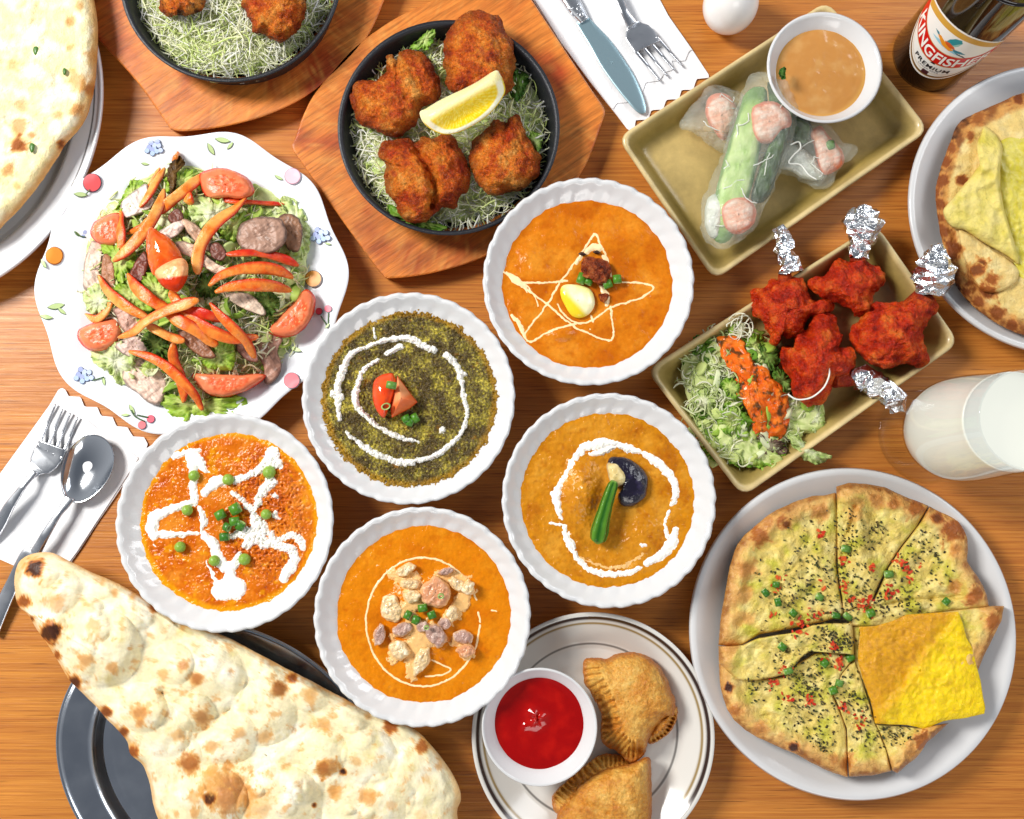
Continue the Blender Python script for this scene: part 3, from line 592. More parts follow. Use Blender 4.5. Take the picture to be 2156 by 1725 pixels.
def leafo(D, L_, rot, wd=.38):
    o = []
    for t in np.linspace(-1, 1, 12): o.append((t * L_, wd * L_ * (1 - t * t)))
    for t in np.linspace(1, -1, 12)[1:-1]: o.append((t * L_, -wd * L_ * (1 - t * t) * .8))
    a = radians(rot); return [(D[0] + x * cos(a) - y * sin(a), D[1] + x * sin(a) + y * cos(a)) for x, y in o]
def cherry(k, p, r, col, edge=(70, 60, 80), hi=True):
    D = Q(k, [p])[0]; r *= .3472
    prnt('cherry_outline', circ(D, r), edge, .0003); prnt('cherry_print', circ(D + [-.6, -.6], r * .92), col, .0005)
    if 0: prnt('cherry_highlight', circ(D + [-r * .25, -r * .3], r * .26, 14), tuple(int(v * .5 + 255 * .5) for v in col), .0007)
cherry(1, (560, 1110), 58, (228, 96, 100)); cherry(1, (330, 1552), 55, (236, 150, 60), (150, 80, 30)); cherry(1, (1775, 1070), 50, (246, 196, 208), (150, 120, 140)); cherry(4, (490, 135), 23, (232, 116, 126), hi=False); cherry(4, (552, 150), 18, (232, 150, 150), hi=False)
cherry(4, (1900, 75), 52, (222, 150, 60), (90, 60, 40)); cherry(4, (1935, 272), 22, (200, 70, 84), hi=False); cherry(4, (1990, 256), 23, (230, 110, 130), hi=False); cherry(4, (1770, 692), 50, (232, 104, 116)); cherry(4, (862, 962), 26, (236, 130, 136), hi=False); cherry(4, (915, 925), 25, (232, 110, 126), hi=False)
for k, p, rot, l in [(1, (490, 1180), 5, 46), (1, (1280, 905), 60, 44), (1, (1350, 850), 10, 50), (1, (1395, 885), -50, 30), (1, (1690, 1078), 30, 30), (1, (880, 995), 10, 26), (1, (265, 1600), 60, 34), (1, (470, 1420), 40, 28), (1, (475, 1635), 30, 38), (4, (340, 240), -10, 56), (4, (375, 270), 40, 34), (4, (280, 305), 10, 44),
                  (4, (475, 18), 30, 36), (4, (630, 695), 80, 28), (4, (800, 865), 60, 34), (4, (760, 900), 0, 28), (4, (1385, 850), 20, 38), (4, (1790, 500), 20, 44), (4, (1985, 360), -50, 22), (1, (1990, 1480), 10, 20)]:
    D = Q(k, [p])[0]; prnt('leaf_outline', leafo(D, l * .3472, rot), (70, 96, 60), .00025); prnt('leaf_print', leafo(D + [0, -.7], l * .3472 * .93, rot, .33), (190, 212, 150), .00045)
for k, p, n_, s in [(1, (935, 900), 11, 40), (1, (1945, 1430), 10, 42), (1, (535, 1440), 9, 34), (4, (510, 660), 10, 42)]:
    rr = random.Random(int(p[0])); D0 = Q(k, [p])[0]
    for i in range(n_):
        a = i * 2.4; q_ = sqrt(i / n_) * s * 1.25; D = D0 + np.array([cos(a), sin(a) * .9]) * q_ * .3472; r = s * .3472 * .42
        prnt('grape_outline', circ(D, r, 16), (60, 76, 120), .0003 + i * .00002); prnt('grape_print', circ(D + [-.5, -.5], r * .86, 16), [(186, 208, 238), (170, 182, 226), (200, 214, 240)][i % 3], .0005 + i * .00002)
STEM = (80, 110, 70)
for k, P_ in [(1, [(545, 1150), (520, 1180)]), (4, [(1945, 300), (1975, 345), (1985, 375)]), (4, [(1992, 280), (1990, 350)]), (4, [(880, 940), (820, 910), (795, 870)]), (4, [(900, 915), (830, 900)]), (4, [(560, 690), (600, 680), (630, 670)]), (1, [(520, 1440), (480, 1430), (455, 1405)])]:
    P2 = resample(Q(k, P_), 8, False); z = platez(P2, .0006); v, f = tube(W(P2, z), .0005, .0001, 4); mesh('stem_print', v, f, DECAL, fruit_plate, L(STEM))

# boards and skillets
def boardcol(seed):
    def f(D, V):
        a = f2(D, 120, 4, seed); b = f2(np.c_[D[:, 0] * .8 + D[:, 1] * .6, (D[:, 1] * .8 - D[:, 0] * .6) * 7], 60, 4, seed + 1)
        c = mix(L((216, 126, 50)), L((168, 66, 26)), ss(-.1, .4, a)); return mix(c, L((232, 160, 80)), ss(.0, .5, b) * .6)
    return f
bo1 = [(615, 312), (622, 290), (640, 240), (668, 190), (735, 110), (800, 60), (850, 30), (930, -5), (1010, -22), (1090, -28), (1112, -10), (1150, 46), (1200, 122), (1250, 196), (1273, 232), (1268, 258), (1235, 345), (1190, 410), (1130, 470), (1060, 520), (990, 553), (900, 578), (822, 587), (806, 580), (760, 520), (700, 436), (640, 350)]
def board(O, hole, r, label, seed):
    t = thing('serving_board', W(np.mean(O, 0), 0), label, 'board', 'wooden boards under the iron skillets')
    n = 240; O_ = resample(O, n, True, True); c0 = np.array(hole, float)
    # order by angle around the hole so that the top is a ring with a recess
    ang = np.arctan2(O_[:, 1] - c0[1], O_[:, 0] - c0[0]); o = np.argsort(ang); O_ = O_[o]; ang = ang[o]
    H_ = c0 + np.stack([np.cos(ang), np.sin(ang)], 1) * r * .90
    rows = []
    def row(A, s, z):
        rows.append(W(A + (H_ - A) * s, z))
    for s, z in ((.02, 0), (0, .002), (0, .0125), (.012, .0145), (.04, .015), (.2, .015), (.4, .015), (.6, .015), (.8, .015), (.97, .015), (1., .0142), (1.01, .009)): row(O_, s, z)
    V = np.vstack(rows); F = gridf(len(rows), n)[:, ::-1].tolist(); F.append(list(range((len(rows) - 1) * n, len(rows) * n))); F.append(list(range(n))[::-1])
    D = np.vstack([O_ + (H_ - O_) * s for s in (.02, 0, 0, .012, .04, .2, .4, .6, .8, .97, 1, 1.01)])
    mesh('board', V, F, BOARD, t, boardcol(seed)(D, V), smooth=False)
    return t
board(bo1, (945, 268), 237, 'orange wooden board with two straight sides, in full view under the lemon skillet', 1)
bo0 = [(x - 462, y - 318) for x, y in bo1]
bo0 = [(150, 20), (215, 92), (290, 175), (352, 262), (368, 276), (410, 276), (480, 266), (560, 244), (640, 206), (710, 150), (770, 84), (806, 10), (830, -70), (800, -130), (700, -260), (640, -340), (600, -356), (480, -350), (330, -300), (200, -180), (130, -40)]
board(bo0, (487, -50), 237, 'orange wooden board cut off by the top edge beside the flat bread', 5)
def skillet(D, label):
    t = thing('iron_skillet', W(D, .009), label, 'skillet', 'round black iron skillets')
    z0 = .009; c_ = W(D, .036); R = 237 * SC(D, .036)
    P_ = [(0, 0), (.84, 0), (.875, .002), (.93, .016), (.965, .025), (.995, .0265), (1, .0275), (.995, .0285), (.955, .0285), (.945, .0275), (.92, .018), (.86, .0045), (.82, .003), (0.001, .003)]
    pr = resample(np.array([(a * R, z) for a, z in P_]), 50, False, True); V, F = lathe(pr, c_[0], c_[1], z0, 160)
    mesh('pan', V, F, IRON, t); return t
skillet((945, 268), 'black iron skillet holding four tandoori chicken pieces and a lemon wedge')
skillet((487, -50), 'black iron skillet cut off by the top edge, mostly bare shredded cabbage')

# shredded cabbage
def shreds(name, cen, rx, ry, zf, n, seed, label, cat, cols, ln=(22, 55), wd=(.8, 2.0), keep=None, curl=1.0, hmax=.012, segs=7):
    rr = np.random.RandomState(seed); VV = []; FF = []; CC = []; off = 0; k = 4
    for i in range(n):
        a = rr.uniform(0, 2 * pi); q = sqrt(rr.uniform(0, 1)); p = np.array([cen[0] + rx * q * cos(a), cen[1] + ry * q * sin(a)])
        if keep is not None and not keep(p): continue
        l = rr.uniform(*ln) / segs; h = rr.uniform(0, 2 * pi); kr = rr.normal(0, .28) * curl; P = [p]
        for j in range(segs):
            h += kr + rr.normal(0, .12); p = p + l * np.array([cos(h), sin(h)]); P.append(p)
        P = np.array(P)
        e = np.hypot((P[:, 0] - cen[0]) / rx, (P[:, 1] - cen[1]) / ry); 
        if (e > 1.06).any():
            f = np.minimum(1, 1.06 / e); P = np.array(cen) + (P - cen) * f[:, None]
        lay = rr.uniform(0, 1); z = zf(P) + lay * hmax + .0012 * np.sin(np.linspace(0, rr.uniform(2, 7), segs + 1) + a) + .0012
        t = np.linspace(0, 1, segs + 1); w_ = rr.uniform(*wd) * SC(p) * (.35 + .65 * np.sin(pi * np.clip(t * .9 + .05, 0, 1)))
        v, f = tube(W(P, z), w_, w_ * (rr.uniform(.35, .9) if wd[1] < 5 else .10), k if wd[1] < 5 else 6, N_up=(rr.normal(0, .5), rr.normal(0, .5), 1)); VV.append(v); FF += [[x + off for x in g] for g in f]; off += len(v)
        b = cols[rr.randint(len(cols))]; CC.append(np.tile(L(b) * (.9 + .2 * rr.uniform()), (len(v), 1)))
    return tag(mesh(name, np.vstack(VV), FF, SHRED, None, np.vstack(CC)), label, cat, None, 'stuff')
CAB = [(255, 255, 248), (255, 255, 240), (254, 255, 226), (248, 252, 206), (236, 246, 176), (255, 255, 240), (252, 254, 220), (222, 238, 150)]
def bed(name, cen, r, z0, label, seed, col=(232, 240, 180), h=.012):
    """low heap that the shreds lie on"""
    def cf(D, s, n, V): return mix(L(col), L((160, 190, 90)), ss(-.1, .5, n))
    return tag(blob(name, circ(cen, r, 40), z0, h, VEG, cf, n=30, m=120, amp=.003, freq=120, p=3), label, 'cabbage', None, 'stuff')
bed('cabbage_bed', (945, 268), 200, .012, 'pale green cabbage heap in the lemon skillet', 1)
bed('cabbage_bed', (487, -50), 206, .012, 'pale green cabbage heap in the skillet at the top edge', 2)
zs1 = lambda P: .020 - .008 * (np.hypot(P[:, 0] - 945, P[:, 1] - 268) / 210) ** 2
shreds('shredded_cabbage', (940, 270), 210, 208, zs1, 3300, 3, 'finely shredded pale green cabbage round the chicken in the lemon skillet', 'cabbage', CAB, (20, 50), (.9, 2.3), segs=6, curl=.6)
zs0 = lambda P: .025 - .012 * (np.hypot(P[:, 0] - 487, P[:, 1] + 50) / 210) ** 2
shreds('shredded_cabbage', (487, -50), 214, 214, zs0, 3700, 4, 'finely shredded pale cabbage filling the skillet at the top edge', 'cabbage', CAB, (26, 64), (.8, 2.0), segs=6, curl=.55, keep=lambda p: p[1] > -150)
# green leaf scraps in the skillet
def leaf(pts, z, label, cols=((150, 196, 70), (206, 226, 140), (84, 140, 40)), h=.006, ruf=1., seed=0, group=None, cat='lettuce', name='lettuce_leaf', th=.0005, rt=14., zf=None):
    m = 110; n = 16; O = resample(pts, m, True, True); c_ = O.mean(0); s = np.linspace(.02, 1, n); D = (c_ + s[:, None, None] * (O - c_)[None]).reshape(-1, 2); Sx = np.repeat(s, m); T = np.tile(np.arange(m) / m * 2 * pi, n)
    D = D + (Sx ** 3 * 4.5)[:, None] * np.stack([f2(D, 10, 3, seed + 1), f2(D, 10, 3, seed + 2)], 1) * 1.6
    fr = fbm(np.stack([np.cos(T) * rt * .22, np.sin(T) * rt * .22, Sx * 1.2 + seed], 1), 2, seed)
    zz = h * .35 * (1 - Sx ** 2) + ruf * (.0065 * Sx ** 2 * fr + .0050 * f2(D, 22, 3, seed)) 
    z = z + zz + h * .4 + (0 if zf is None else zf(D))
    V = W(D, z); F = gridf(n, m)[:, ::-1]; N = normals(V, F); 
    if N[:, 2].mean() < 0: N = -N
    V2 = V - N * th; nt = n * m; F2 = gridf(n, m, off=nt)
    rim = [[(n - 1) * m + j, (n - 1) * m + (j + 1) % m, nt + (n - 1) * m + (j + 1) % m, nt + (n - 1) * m + j] for j in range(m)]
    FF = F.tolist() + F2.tolist() + rim
    ax = O[np.argmax(np.hypot(*(O - c_).T))] - c_; ax = ax / np.linalg.norm(ax); u = (D - c_) @ ax; w2 = np.abs((D - c_) @ np.array([-ax[1], ax[0]]))
    vein = np.maximum(np.exp(-(w2 / 1.3) ** 2), .6 * np.exp(-(np.abs(((u - w2 * .8 + 100) % 9) - 4.5) / .8) ** 2)); a = f2(D, 26, 3, seed + 5)
    col = mix(mix(L(cols[1]), L(cols[0]), ss(.1, .8, Sx + .6 * a)), L(cols[2]), .8 * ss(.0, .4, f2(D, 11, 3, seed + 7) + .3 * (Sx - .6))); col = mix(col, L(cols[1]), .6 * vein)
    return tag(mesh(name, np.vstack([V, V2]), FF, LEAF, None, np.vstack([col, col])), label, cat, group)
leaf(Q(2, [(560, 270), (640, 200), (670, 140), (700, 190), (690, 250), (660, 300), (600, 300), (550, 300)]), .030, 'bright green leaf scrap behind the upper left chicken piece', seed=1)
leaf(Q(2, [(420, 1240), (520, 1290), (620, 1340), (760, 1370), (740, 1400), (600, 1390), (500, 1350), (430, 1300)]), .026, 'green leaf scrap at the bottom of the lemon skillet', ((120, 170, 50), (190, 216, 110), (60, 110, 30)), seed=2)
leaf(Q(2, [(1160, 440), (1230, 430), (1270, 480), (1240, 560), (1200, 620), (1150, 560)]), .024, 'dark green leaf scrap right of the top chicken piece', ((70, 120, 40), (120, 160, 70), (36, 70, 24)), seed=3)
leaf(Q(2, [(1250, 820), (1310, 800), (1350, 860), (1330, 920), (1290, 900)]), .024, 'pale green leaf scrap at the right of the lower right chicken', seed=4)

# tandoori chicken
def tand(char=.0, seed=0):
    def f(D, s, n, V):
        a = f2(D, 42, 4, seed); b = f2(D, 7, 3, seed + 2)
        c_ = ramp(a + .35 * b + .25 * n, [(-.5, (156, 46, 8)), (-.15, (214, 94, 18)), (.15, (236, 132, 36)), (.5, (244, 170, 80))])
        c_ = mix(c_, L((176, 34, 12)), .65 * ss(.05, .45, f2(D, 30, 4, seed + 4))); c_ = mix(c_, L((120, 40, 14)), .6 * ss(.72, .98, s)); c_ = mix(c_, L((66, 22, 12)), (.5 + char) * ss(.35 - char * .5, .6, f2(D, 12, 4, seed + 6) + char * .6 * s))
        return c_
    return f
def chick(k, P, z, h, label, seed, char=0., extra=None):
    return tag(blob('tandoori_chicken', Q(k, P), z, h, TANDOORI, tand(char, seed), n=64, m=230, p=2.2, q=.62, amp=.0046, freq=105, octv=6, seed=seed, tuck=.75, under=.4, extra=extra), label, 'chicken', 'tandoori chicken pieces')
chick(2, [(185, 560), (200, 500), (290, 490), (380, 470), (412, 400), (405, 345), (435, 330), (468, 372), (492, 318), (550, 300), (620, 330), (680, 390), (712, 450), (735, 520), (730, 580), (690, 622), (620, 655), (600, 710), (560, 765), (480, 820), (400, 818), (320, 785), (250, 740), (205, 680), (182, 620)], .018, .034, 'pointed orange tandoori chicken piece at the left of the skillet', 11)
chick(2, [(755, 310), (762, 230), (800, 160), (850, 100), (930, 68), (1020, 75), (1090, 120), (1130, 190), (1170, 260), (1187, 340), (1172, 430), (1168, 520), (1130, 570), (1050, 590), (900, 580), (800, 560), (768, 520), (772, 450), (748, 400)], .018, .042, 'large rounded tandoori chicken piece at the top, behind the lemon', 23)
chick(2, [(355, 935), (378, 870), (450, 850), (510, 838), (580, 868), (640, 835), (720, 832), (800, 818), (842, 880), (890, 960), (906, 1060), (900, 1150), (850, 1205), (820, 1262), (740, 1262), (640, 1345), (560, 1362), (480, 1300), (460, 1230), (402, 1160), (390, 1080), (400, 1000), (372, 965)], .018, .036, 'folded tandoori chicken piece at the lower left with a deep crease', 37,
      extra=lambda D, s: -.011 * np.exp(-(dseg(D, Q(2, [(575, 860), (620, 960), (680, 1060), (700, 1160), (680, 1250)]))[0] / 9) ** 2))
chick(2, [(910, 880), (960, 820), (1020, 782), (1060, 730), (1130, 752), (1185, 688), (1222, 750), (1262, 830), (1300, 900), (1337, 950), (1322, 1040), (1290, 1100), (1200, 1152), (1100, 1172), (1020, 1166), (960, 1120), (920, 1040), (905, 960)], .018, .034, 'blocky tandoori chicken piece at the lower right with a raised tip', 41)
chick(1, [(968, 0), (975, 50), (1000, 85), (1050, 100), (1110, 90), (1180, 92), (1230, 50), (1242, 0), (1235, -80), (1100, -120), (980, -80)], .020, .03, 'charred tandoori chicken tip at the top edge, left one', 53, char=.45)
chick(1, [(1458, 0), (1490, 80), (1520, 140), (1540, 190), (1600, 212), (1650, 240), (1700, 256), (1750, 232), (1800, 190), (1840, 140), (1857, 60), (1850, 0), (1830, -100), (1650, -140), (1480, -90)], .020, .034, 'tandoori chicken piece with a charred end at the top edge, right one', 67, char=.12)
# lemon
lem = thing('lemon_wedge', W(Q(2, (870, 650)), .04), 'yellow lemon wedge lying across the tandoori chicken', 'lemon')
LO = Q(2, [(605, 695), (612, 672), (640, 660), (720, 612), (800, 572), (880, 535), (960, 492), (1062, 428), (1095, 455), (1118, 510), (1122, 560), (1090, 620), (1040, 680), (960, 742), (850, 800), (760, 817), (690, 795), (630, 750)])
topl = Q(2, [(605, 690), (1062, 430)])
def lemc(D, s, n, V):
    d = dseg(D, topl)[0]; e = (1 - s); a = np.arctan2(D[:, 1] - Q(2, (830, 600))[1], D[:, 0] - Q(2, (830, 600))[0])
    fl = mix(L((246, 206, 8)), L((252, 232, 96)), ss(-.1, .5, np.sin(a * 60) * .3 + f2(D, 6, 2, 3))); c_ = mix(fl, L((250, 246, 214)), np.maximum(ss(.80, .86, s) * ss(14, 26, d), ss(.95, 1, s))); c_ = mix(c_, L((250, 244, 190)), ss(30, 16, d) * .8)
    return mix(c_, L((244, 212, 20)), ss(.955, .985, s) * ss(12, 30, d))
def lemx(D, s): d = dseg(D, topl)[0]; return .008 * ss(60, 14, d) - .004 * ss(14, 0, d)
blob('wedge', LO, .049, .012, M('lemon_flesh', None, .18, bump=(420, .0006, 4), sss=.15), lemc, lem, n=50, m=160, p=7, q=.7, extra=lemx, tuck=.55, under=.75, cen=Q(2, (860, 640)))
# ------------------------------------------------------------------ salad on the fruit plate
SC0 = np.array([408., 602.])
def sz(P):
    P = np.atleast_2d(P); q = np.hypot((P[:, 0] - SC0[0]) / 245, (P[:, 1] - SC0[1]) / 250)
    return .009 + .024 * (1 - np.clip(q, 0, 1) ** 2)
SAL = [(200, 470), (250, 400), (330, 350), (400, 345), (480, 375), (570, 400), (625, 440), (645, 520), (640, 620), (630, 690), (590, 760), (540, 800), (470, 840), (400, 850), (320, 820), (260, 770), (215, 700), (190, 620), (180, 540)]
def bedc(D, s, n, V): return mix(L((220, 230, 160)), L((150, 174, 86)), ss(-.1, .3, f2(D, 14, 4, 3)))
tag(blob('salad_bed', SAL, .0068, .020, VEG, bedc, n=30, m=120, amp=.005, freq=70, p=2.2, q=.8), 'mound of pale leaves under the peppers on the fruit plate', 'salad', None, 'stuff')
inS = np.array(SAL)
shreds('salad_shreds', (408, 600), 232, 246, lambda P: sz(P) - .002, 1700, 9, 'thin tangled cabbage threads all over the salad plate', 'cabbage', [(252, 248, 218), (246, 244, 200), (234, 240, 180), (254, 252, 238), (238, 226, 186), (214, 228, 146)], (24, 62), (1., 2.6), keep=lambda p: inside([p], inS)[0], hmax=.010)
shreds('lettuce_scraps', (408, 600), 225, 240, lambda P: sz(P) - .001, 300, 29, 'torn pale lettuce scraps tucked under the cabbage threads of the salad', 'lettuce', [(226, 238, 160), (200, 224, 110), (240, 246, 206), (160, 196, 80)], (26, 60), (6, 13), keep=lambda p: inside([p], inS)[0], curl=1.2, hmax=.009)
SL = [(1, [(780, 1150), (800, 1110), (860, 1120), (900, 1150), (850, 1190), (790, 1250), (730, 1250)], 0, 'small green lettuce tip at the upper left of the salad'),
      (1, [(1010, 1090), (1070, 1060), (1130, 1040), (1180, 1060), (1150, 1120), (1080, 1160), (1020, 1150)], 0, 'yellow-green lettuce curl beside the topmost tomato'),
      (1, [(1180, 1230), (1280, 1220), (1420, 1250), (1400, 1340), (1290, 1380), (1220, 1370), (1180, 1300)], 2, 'pale crisp lettuce heart under the top tomato'),
      (1, [(1350, 1370), (1450, 1300), (1490, 1340), (1440, 1440), (1380, 1430)], 0, 'green lettuce piece left of the grey chicken slices'),
      (1, [(1720, 1240), (1780, 1240), (1830, 1300), (1862, 1400), (1850, 1490), (1800, 1540), (1760, 1480), (1790, 1380), (1740, 1300)], 2, 'long pale lettuce leaf curving round the right side of the salad'),
      (1, [(640, 1500), (700, 1480), (790, 1510), (800, 1580), (740, 1680), (680, 1620)], 0, 'yellow-green lettuce piece at the left of the salad'),
      (4, [(690, 150), (760, 110), (850, 110), (900, 170), (900, 240), (820, 250), (720, 210)], 0, 'bright lime lettuce piece left of the centre peppers'),
      (4, [(860, 90), (920, 60), (1000, 120), (1040, 200), (1010, 260), (930, 200)], 0, 'frilly green lettuce below the big tomato quarter'),
      (4, [(880, 430), (960, 420), (1010, 470), (1000, 540), (930, 520)], 1, 'dark green lettuce piece in the lower middle of the salad'),
      (4, [(1300, 440), (1370, 460), (1400, 520), (1390, 600), (1330, 610), (1230, 580), (1200, 560), (1290, 530)], 0, 'frilly lime lettuce under the lower right peppers'),
      (4, [(590, 520), (700, 480), (780, 540), (790, 640), (720, 690), (680, 640), (600, 580)], 2, 'pale lettuce leaf beside the round chicken slice'),
      (4, [(960, 780), (1060, 780), (1160, 830), (1260, 800), (1370, 790), (1430, 830), (1350, 890), (1220, 900), (1110, 915), (1040, 850)], 0, 'green lettuce leaf at the bottom edge of the salad'),
      (4, [(1220, 60), (1290, 70), (1310, 150), (1250, 180), (1200, 130)], 1, 'dark green lettuce piece in the centre right of the salad'),
      (4, [(1560, 180), (1640, 170), (1680, 220), (1640, 280), (1580, 260)], 1, 'small dark lettuce piece left of the right tomato'),
      (4, [(540, 150), (620, 130), (660, 200), (640, 280), (560, 270), (530, 210)], 2, 'whitish lettuce piece at the left edge of the salad')]
LC = [((176, 212, 70), (228, 238, 150), (110, 160, 40)), ((90, 126, 46), (150, 174, 84), (50, 80, 28)), ((228, 240, 170), (248, 250, 222), (190, 218, 110))]
for i, (k, P, c_, l) in enumerate(SL): leaf(np.mean(Q(k, P), 0) + (Q(k, P) - np.mean(Q(k, P), 0)) * 1.3, .006, l, LC[c_], seed=60 + i, zf=sz, h=.008, ruf=1.3, rt=18)
leaf(Q(1, [(1030, 1160), (1020, 1100), (1010, 1030), (1030, 1000), (1050, 960), (1090, 950), (1122, 980), (1110, 1010), (1080, 1040), (1070, 1100), (1060, 1160), (1040, 1180)]), .012, 'brownish red lettuce tip standing up at the top of the salad', ((92, 64, 24), (130, 96, 50), (58, 36, 16)), seed=90, zf=sz, ruf=.8)
def meatc(D, s, n, V, dark=(150, 88, 60), pale=(236, 208, 190)):
    f_ = fbm(np.stack([(D[:, 0] * .6 + D[:, 1] * .8) / 26, (D[:, 1] * .6 - D[:, 0] * .8) / 4, D[:, 0] * 0], 1), 3, 5); c_ = mix(L(pale), L(tuple(int(v * .74) for v in pale)), ss(-.1, .6, f_)); c_ = mix(c_, L(dark), .8 * ss(.86, .98, s + .15 * f2(D, 12, 3, 4))); return mix(c_, L(dark), .5 * ss(.25, .5, f2(D, 14, 3, 8)))
GREY = (172, 134, 114); PALE = (234, 202, 182)
MT = [(1, [(1448, 1435), (1480, 1360), (1560, 1330), (1650, 1330), (1700, 1350), (1722, 1440), (1680, 1505), (1600, 1530), (1500, 1512), (1460, 1475)], GREY, .016, 'large grey-brown roast chicken slice at the upper right of the salad'),
      (1, [(1698, 1335), (1755, 1308), (1810, 1340), (1828, 1420), (1805, 1512), (1750, 1500), (1712, 1420)], (156, 112, 84), .015, 'narrow browned chicken slice against the right lettuce leaf'),
      (4, [(755, 655), (780, 570), (860, 540), (930, 555), (985, 630), (1003, 720), (965, 815), (905, 812), (835, 755), (775, 715)], PALE, .006, 'round pale chicken slice at the lower left of the salad'),
      (4, [(1550, 420), (1640, 400), (1705, 440), (1680, 520), (1702, 600), (1665, 680), (1612, 692), (1600, 600), (1560, 520)], (176, 130, 110), .006, 'brownish chicken slice below the right tomato'),
      (4, [(1375, 172), (1480, 165), (1560, 205), (1602, 270), (1580, 292), (1500, 262), (1420, 222)], (226, 200, 176), .010, 'small pale chicken slice under the flat right pepper strip'),
      (1, [(515, 1620), (545, 1500), (570, 1475), (625, 1500), (605, 1620), (600, 1740), (520, 1740)], PALE, .006, 'pale chicken strip at the far left of the salad'),
      (1, [(630, 1560), (680, 1580), (700, 1680), (680, 1760), (620, 1740)], (176, 120, 84), .008, 'browned chicken shred beside the far left strip'),
      (1, [(745, 1235), (800, 1180), (880, 1130), (900, 1180), (930, 1215), (900, 1265), (800, 1310), (760, 1300)], (246, 226, 214), .010, 'very pale chicken slice at the upper left under the peppers'),
      (1, [(968, 1412), (1060, 1350), (1122, 1348), (1095, 1400), (1045, 1442), (1010, 1430)], (240, 214, 200), .012, 'small pale chicken chunk just above the big tomato quarter'),
      (1, [(1108, 1340), (1180, 1360), (1240, 1420), (1285, 1500), (1240, 1510), (1160, 1430)], (220, 180, 150), .011, 'long chicken strip behind the tall curved pepper'),
      (1, [(1030, 1300), (1080, 1270), (1110, 1320), (1070, 1360), (1030, 1340)], (120, 66, 50), .014, 'small dark browned meat bit above the centre'),
      (1, [(1080, 1480), (1180, 1490), (1280, 1580), (1390, 1640), (1300, 1655), (1190, 1580), (1100, 1530)], (224, 190, 164), .011, 'long pale chicken strip right of the big tomato quarter'),
      (1, [(1270, 1490), (1330, 1480), (1370, 1540), (1340, 1580), (1290, 1560)], (124, 72, 58), .012, 'dark browned meat bit right of the tall curved pepper'),
      (1, [(790, 1660), (870, 1540), (895, 1610), (860, 1700), (810, 1730)], (130, 62, 44), .010, 'dark red-brown meat strip left of the big tomato quarter'),
      (4, [(700, 260), (790, 262), (840, 330), (800, 400), (740, 370), (715, 310)], (206, 160, 140), .008, 'small pinkish chicken piece in the left middle'),
      (4, [(710, 470), (830, 430), (890, 500), (800, 540), (740, 520)], (228, 196, 182), .008, 'pale chicken piece above the round slice'),
      (4, [(1440, 420), (1520, 450), (1560, 560), (1500, 560), (1440, 500)], (170, 116, 100), .006, 'reddish chicken piece below the crossed right peppers'),
      (4, [(1090, 400), (1180, 390), (1260, 480), (1300, 540), (1220, 540), (1130, 470)], (150, 96, 66), .012, 'brown chicken strip under the lower middle peppers')]
for i, (k, P, pc, dz, l) in enumerate(MT):
    P = Q(k, P); cen = P.mean(0); P = cen + (P - cen) * 1.12
    tag(blob('chicken_slice', P, float(sz(cen)[0]) + dz - .003, .006, MEAT, lambda D, s, n, V, pc=pc: meatc(D, s, n, V, pale=pc, dark=tuple(int(v * .55) for v in pc)), n=30, m=130, amp=.0012, freq=120, octv=4, seed=100 + i, p=12, extra=lambda D, s: .0022 * f2(D, 26, 3, 7)), l, 'chicken', 'roast chicken slices in the salad')
# tomatoes
def tomslice(cen, rot, inner=(222, 92, 50), flesh=(236, 126, 84), skin=(206, 44, 16)):
    a = radians(rot)
    def f(D, s, n, V):
        x = (D[:, 0] - cen[0]) * cos(a) + (D[:, 1] - cen[1]) * sin(a); y = -(D[:, 0] - cen[0]) * sin(a) + (D[:, 1] - cen[1]) * cos(a)
        c_ = mix(L(flesh), L((244, 168, 120)), ss(0, .6, n) * .6); g = ss(.74, .5, s) * ss(-.25, .1, f2(D, 9, 3, rot)); c_ = mix(c_, L(inner), g)
        c_ = mix(c_, L((240, 190, 120)), g * ss(.25, .5, f2(np.stack([x, y * 3], 1), 7, 2, rot + 3))); return mix(c_, L(skin), ss(.90, .97, s))
    return f
TM = [(1, [(1205, 1070), (1245, 1035), (1330, 1018), (1420, 1036), (1500, 1080), (1540, 1140), (1532, 1185), (1460, 1212), (1380, 1205), (1280, 1205), (1230, 1165)], .014, 10, 'large tomato slice with open seed core at the top of the salad', 0),
      (1, [(548, 1405), (570, 1350), (640, 1308), (720, 1290), (740, 1340), (732, 1470), (665, 1498), (590, 1472), (556, 1440)], .010, -10, 'tomato wedge at the upper left of the salad', 0),
      (1, [(905, 1382), (985, 1415), (1050, 1465), (1098, 1545), (1092, 1580), (950, 1672), (905, 1610), (885, 1500)], .024, 60, 'large smooth orange-red tomato quarter in the centre of the salad', 1),
      (4, [(942, 30), (1000, -20), (1100, -52), (1142, 0), (1128, 90), (1080, 152), (1000, 132), (960, 84)], .026, 20, 'shorter tomato chunk with a pale cut face below the large quarter', 2),
      (4, [(468, 402), (500, 368), (600, 330), (700, 308), (748, 368), (732, 432), (700, 472), (620, 512), (540, 508), (480, 452)], .008, -5, 'tomato wedge at the lower left with yellow seeds', 0),
      (4, [(1628, 395), (1700, 300), (1780, 220), (1850, 138), (1908, 182), (1906, 262), (1870, 350), (1800, 412), (1720, 432)], .012, -50, 'dark red tomato wedge standing out at the right edge of the salad', 0),
      (4, [(1162, 652), (1300, 650), (1450, 654), (1602, 652), (1596, 690), (1500, 752), (1380, 792), (1280, 782), (1200, 732)], .008, 0, 'long tomato wedge at the bottom of the salad', 0)]
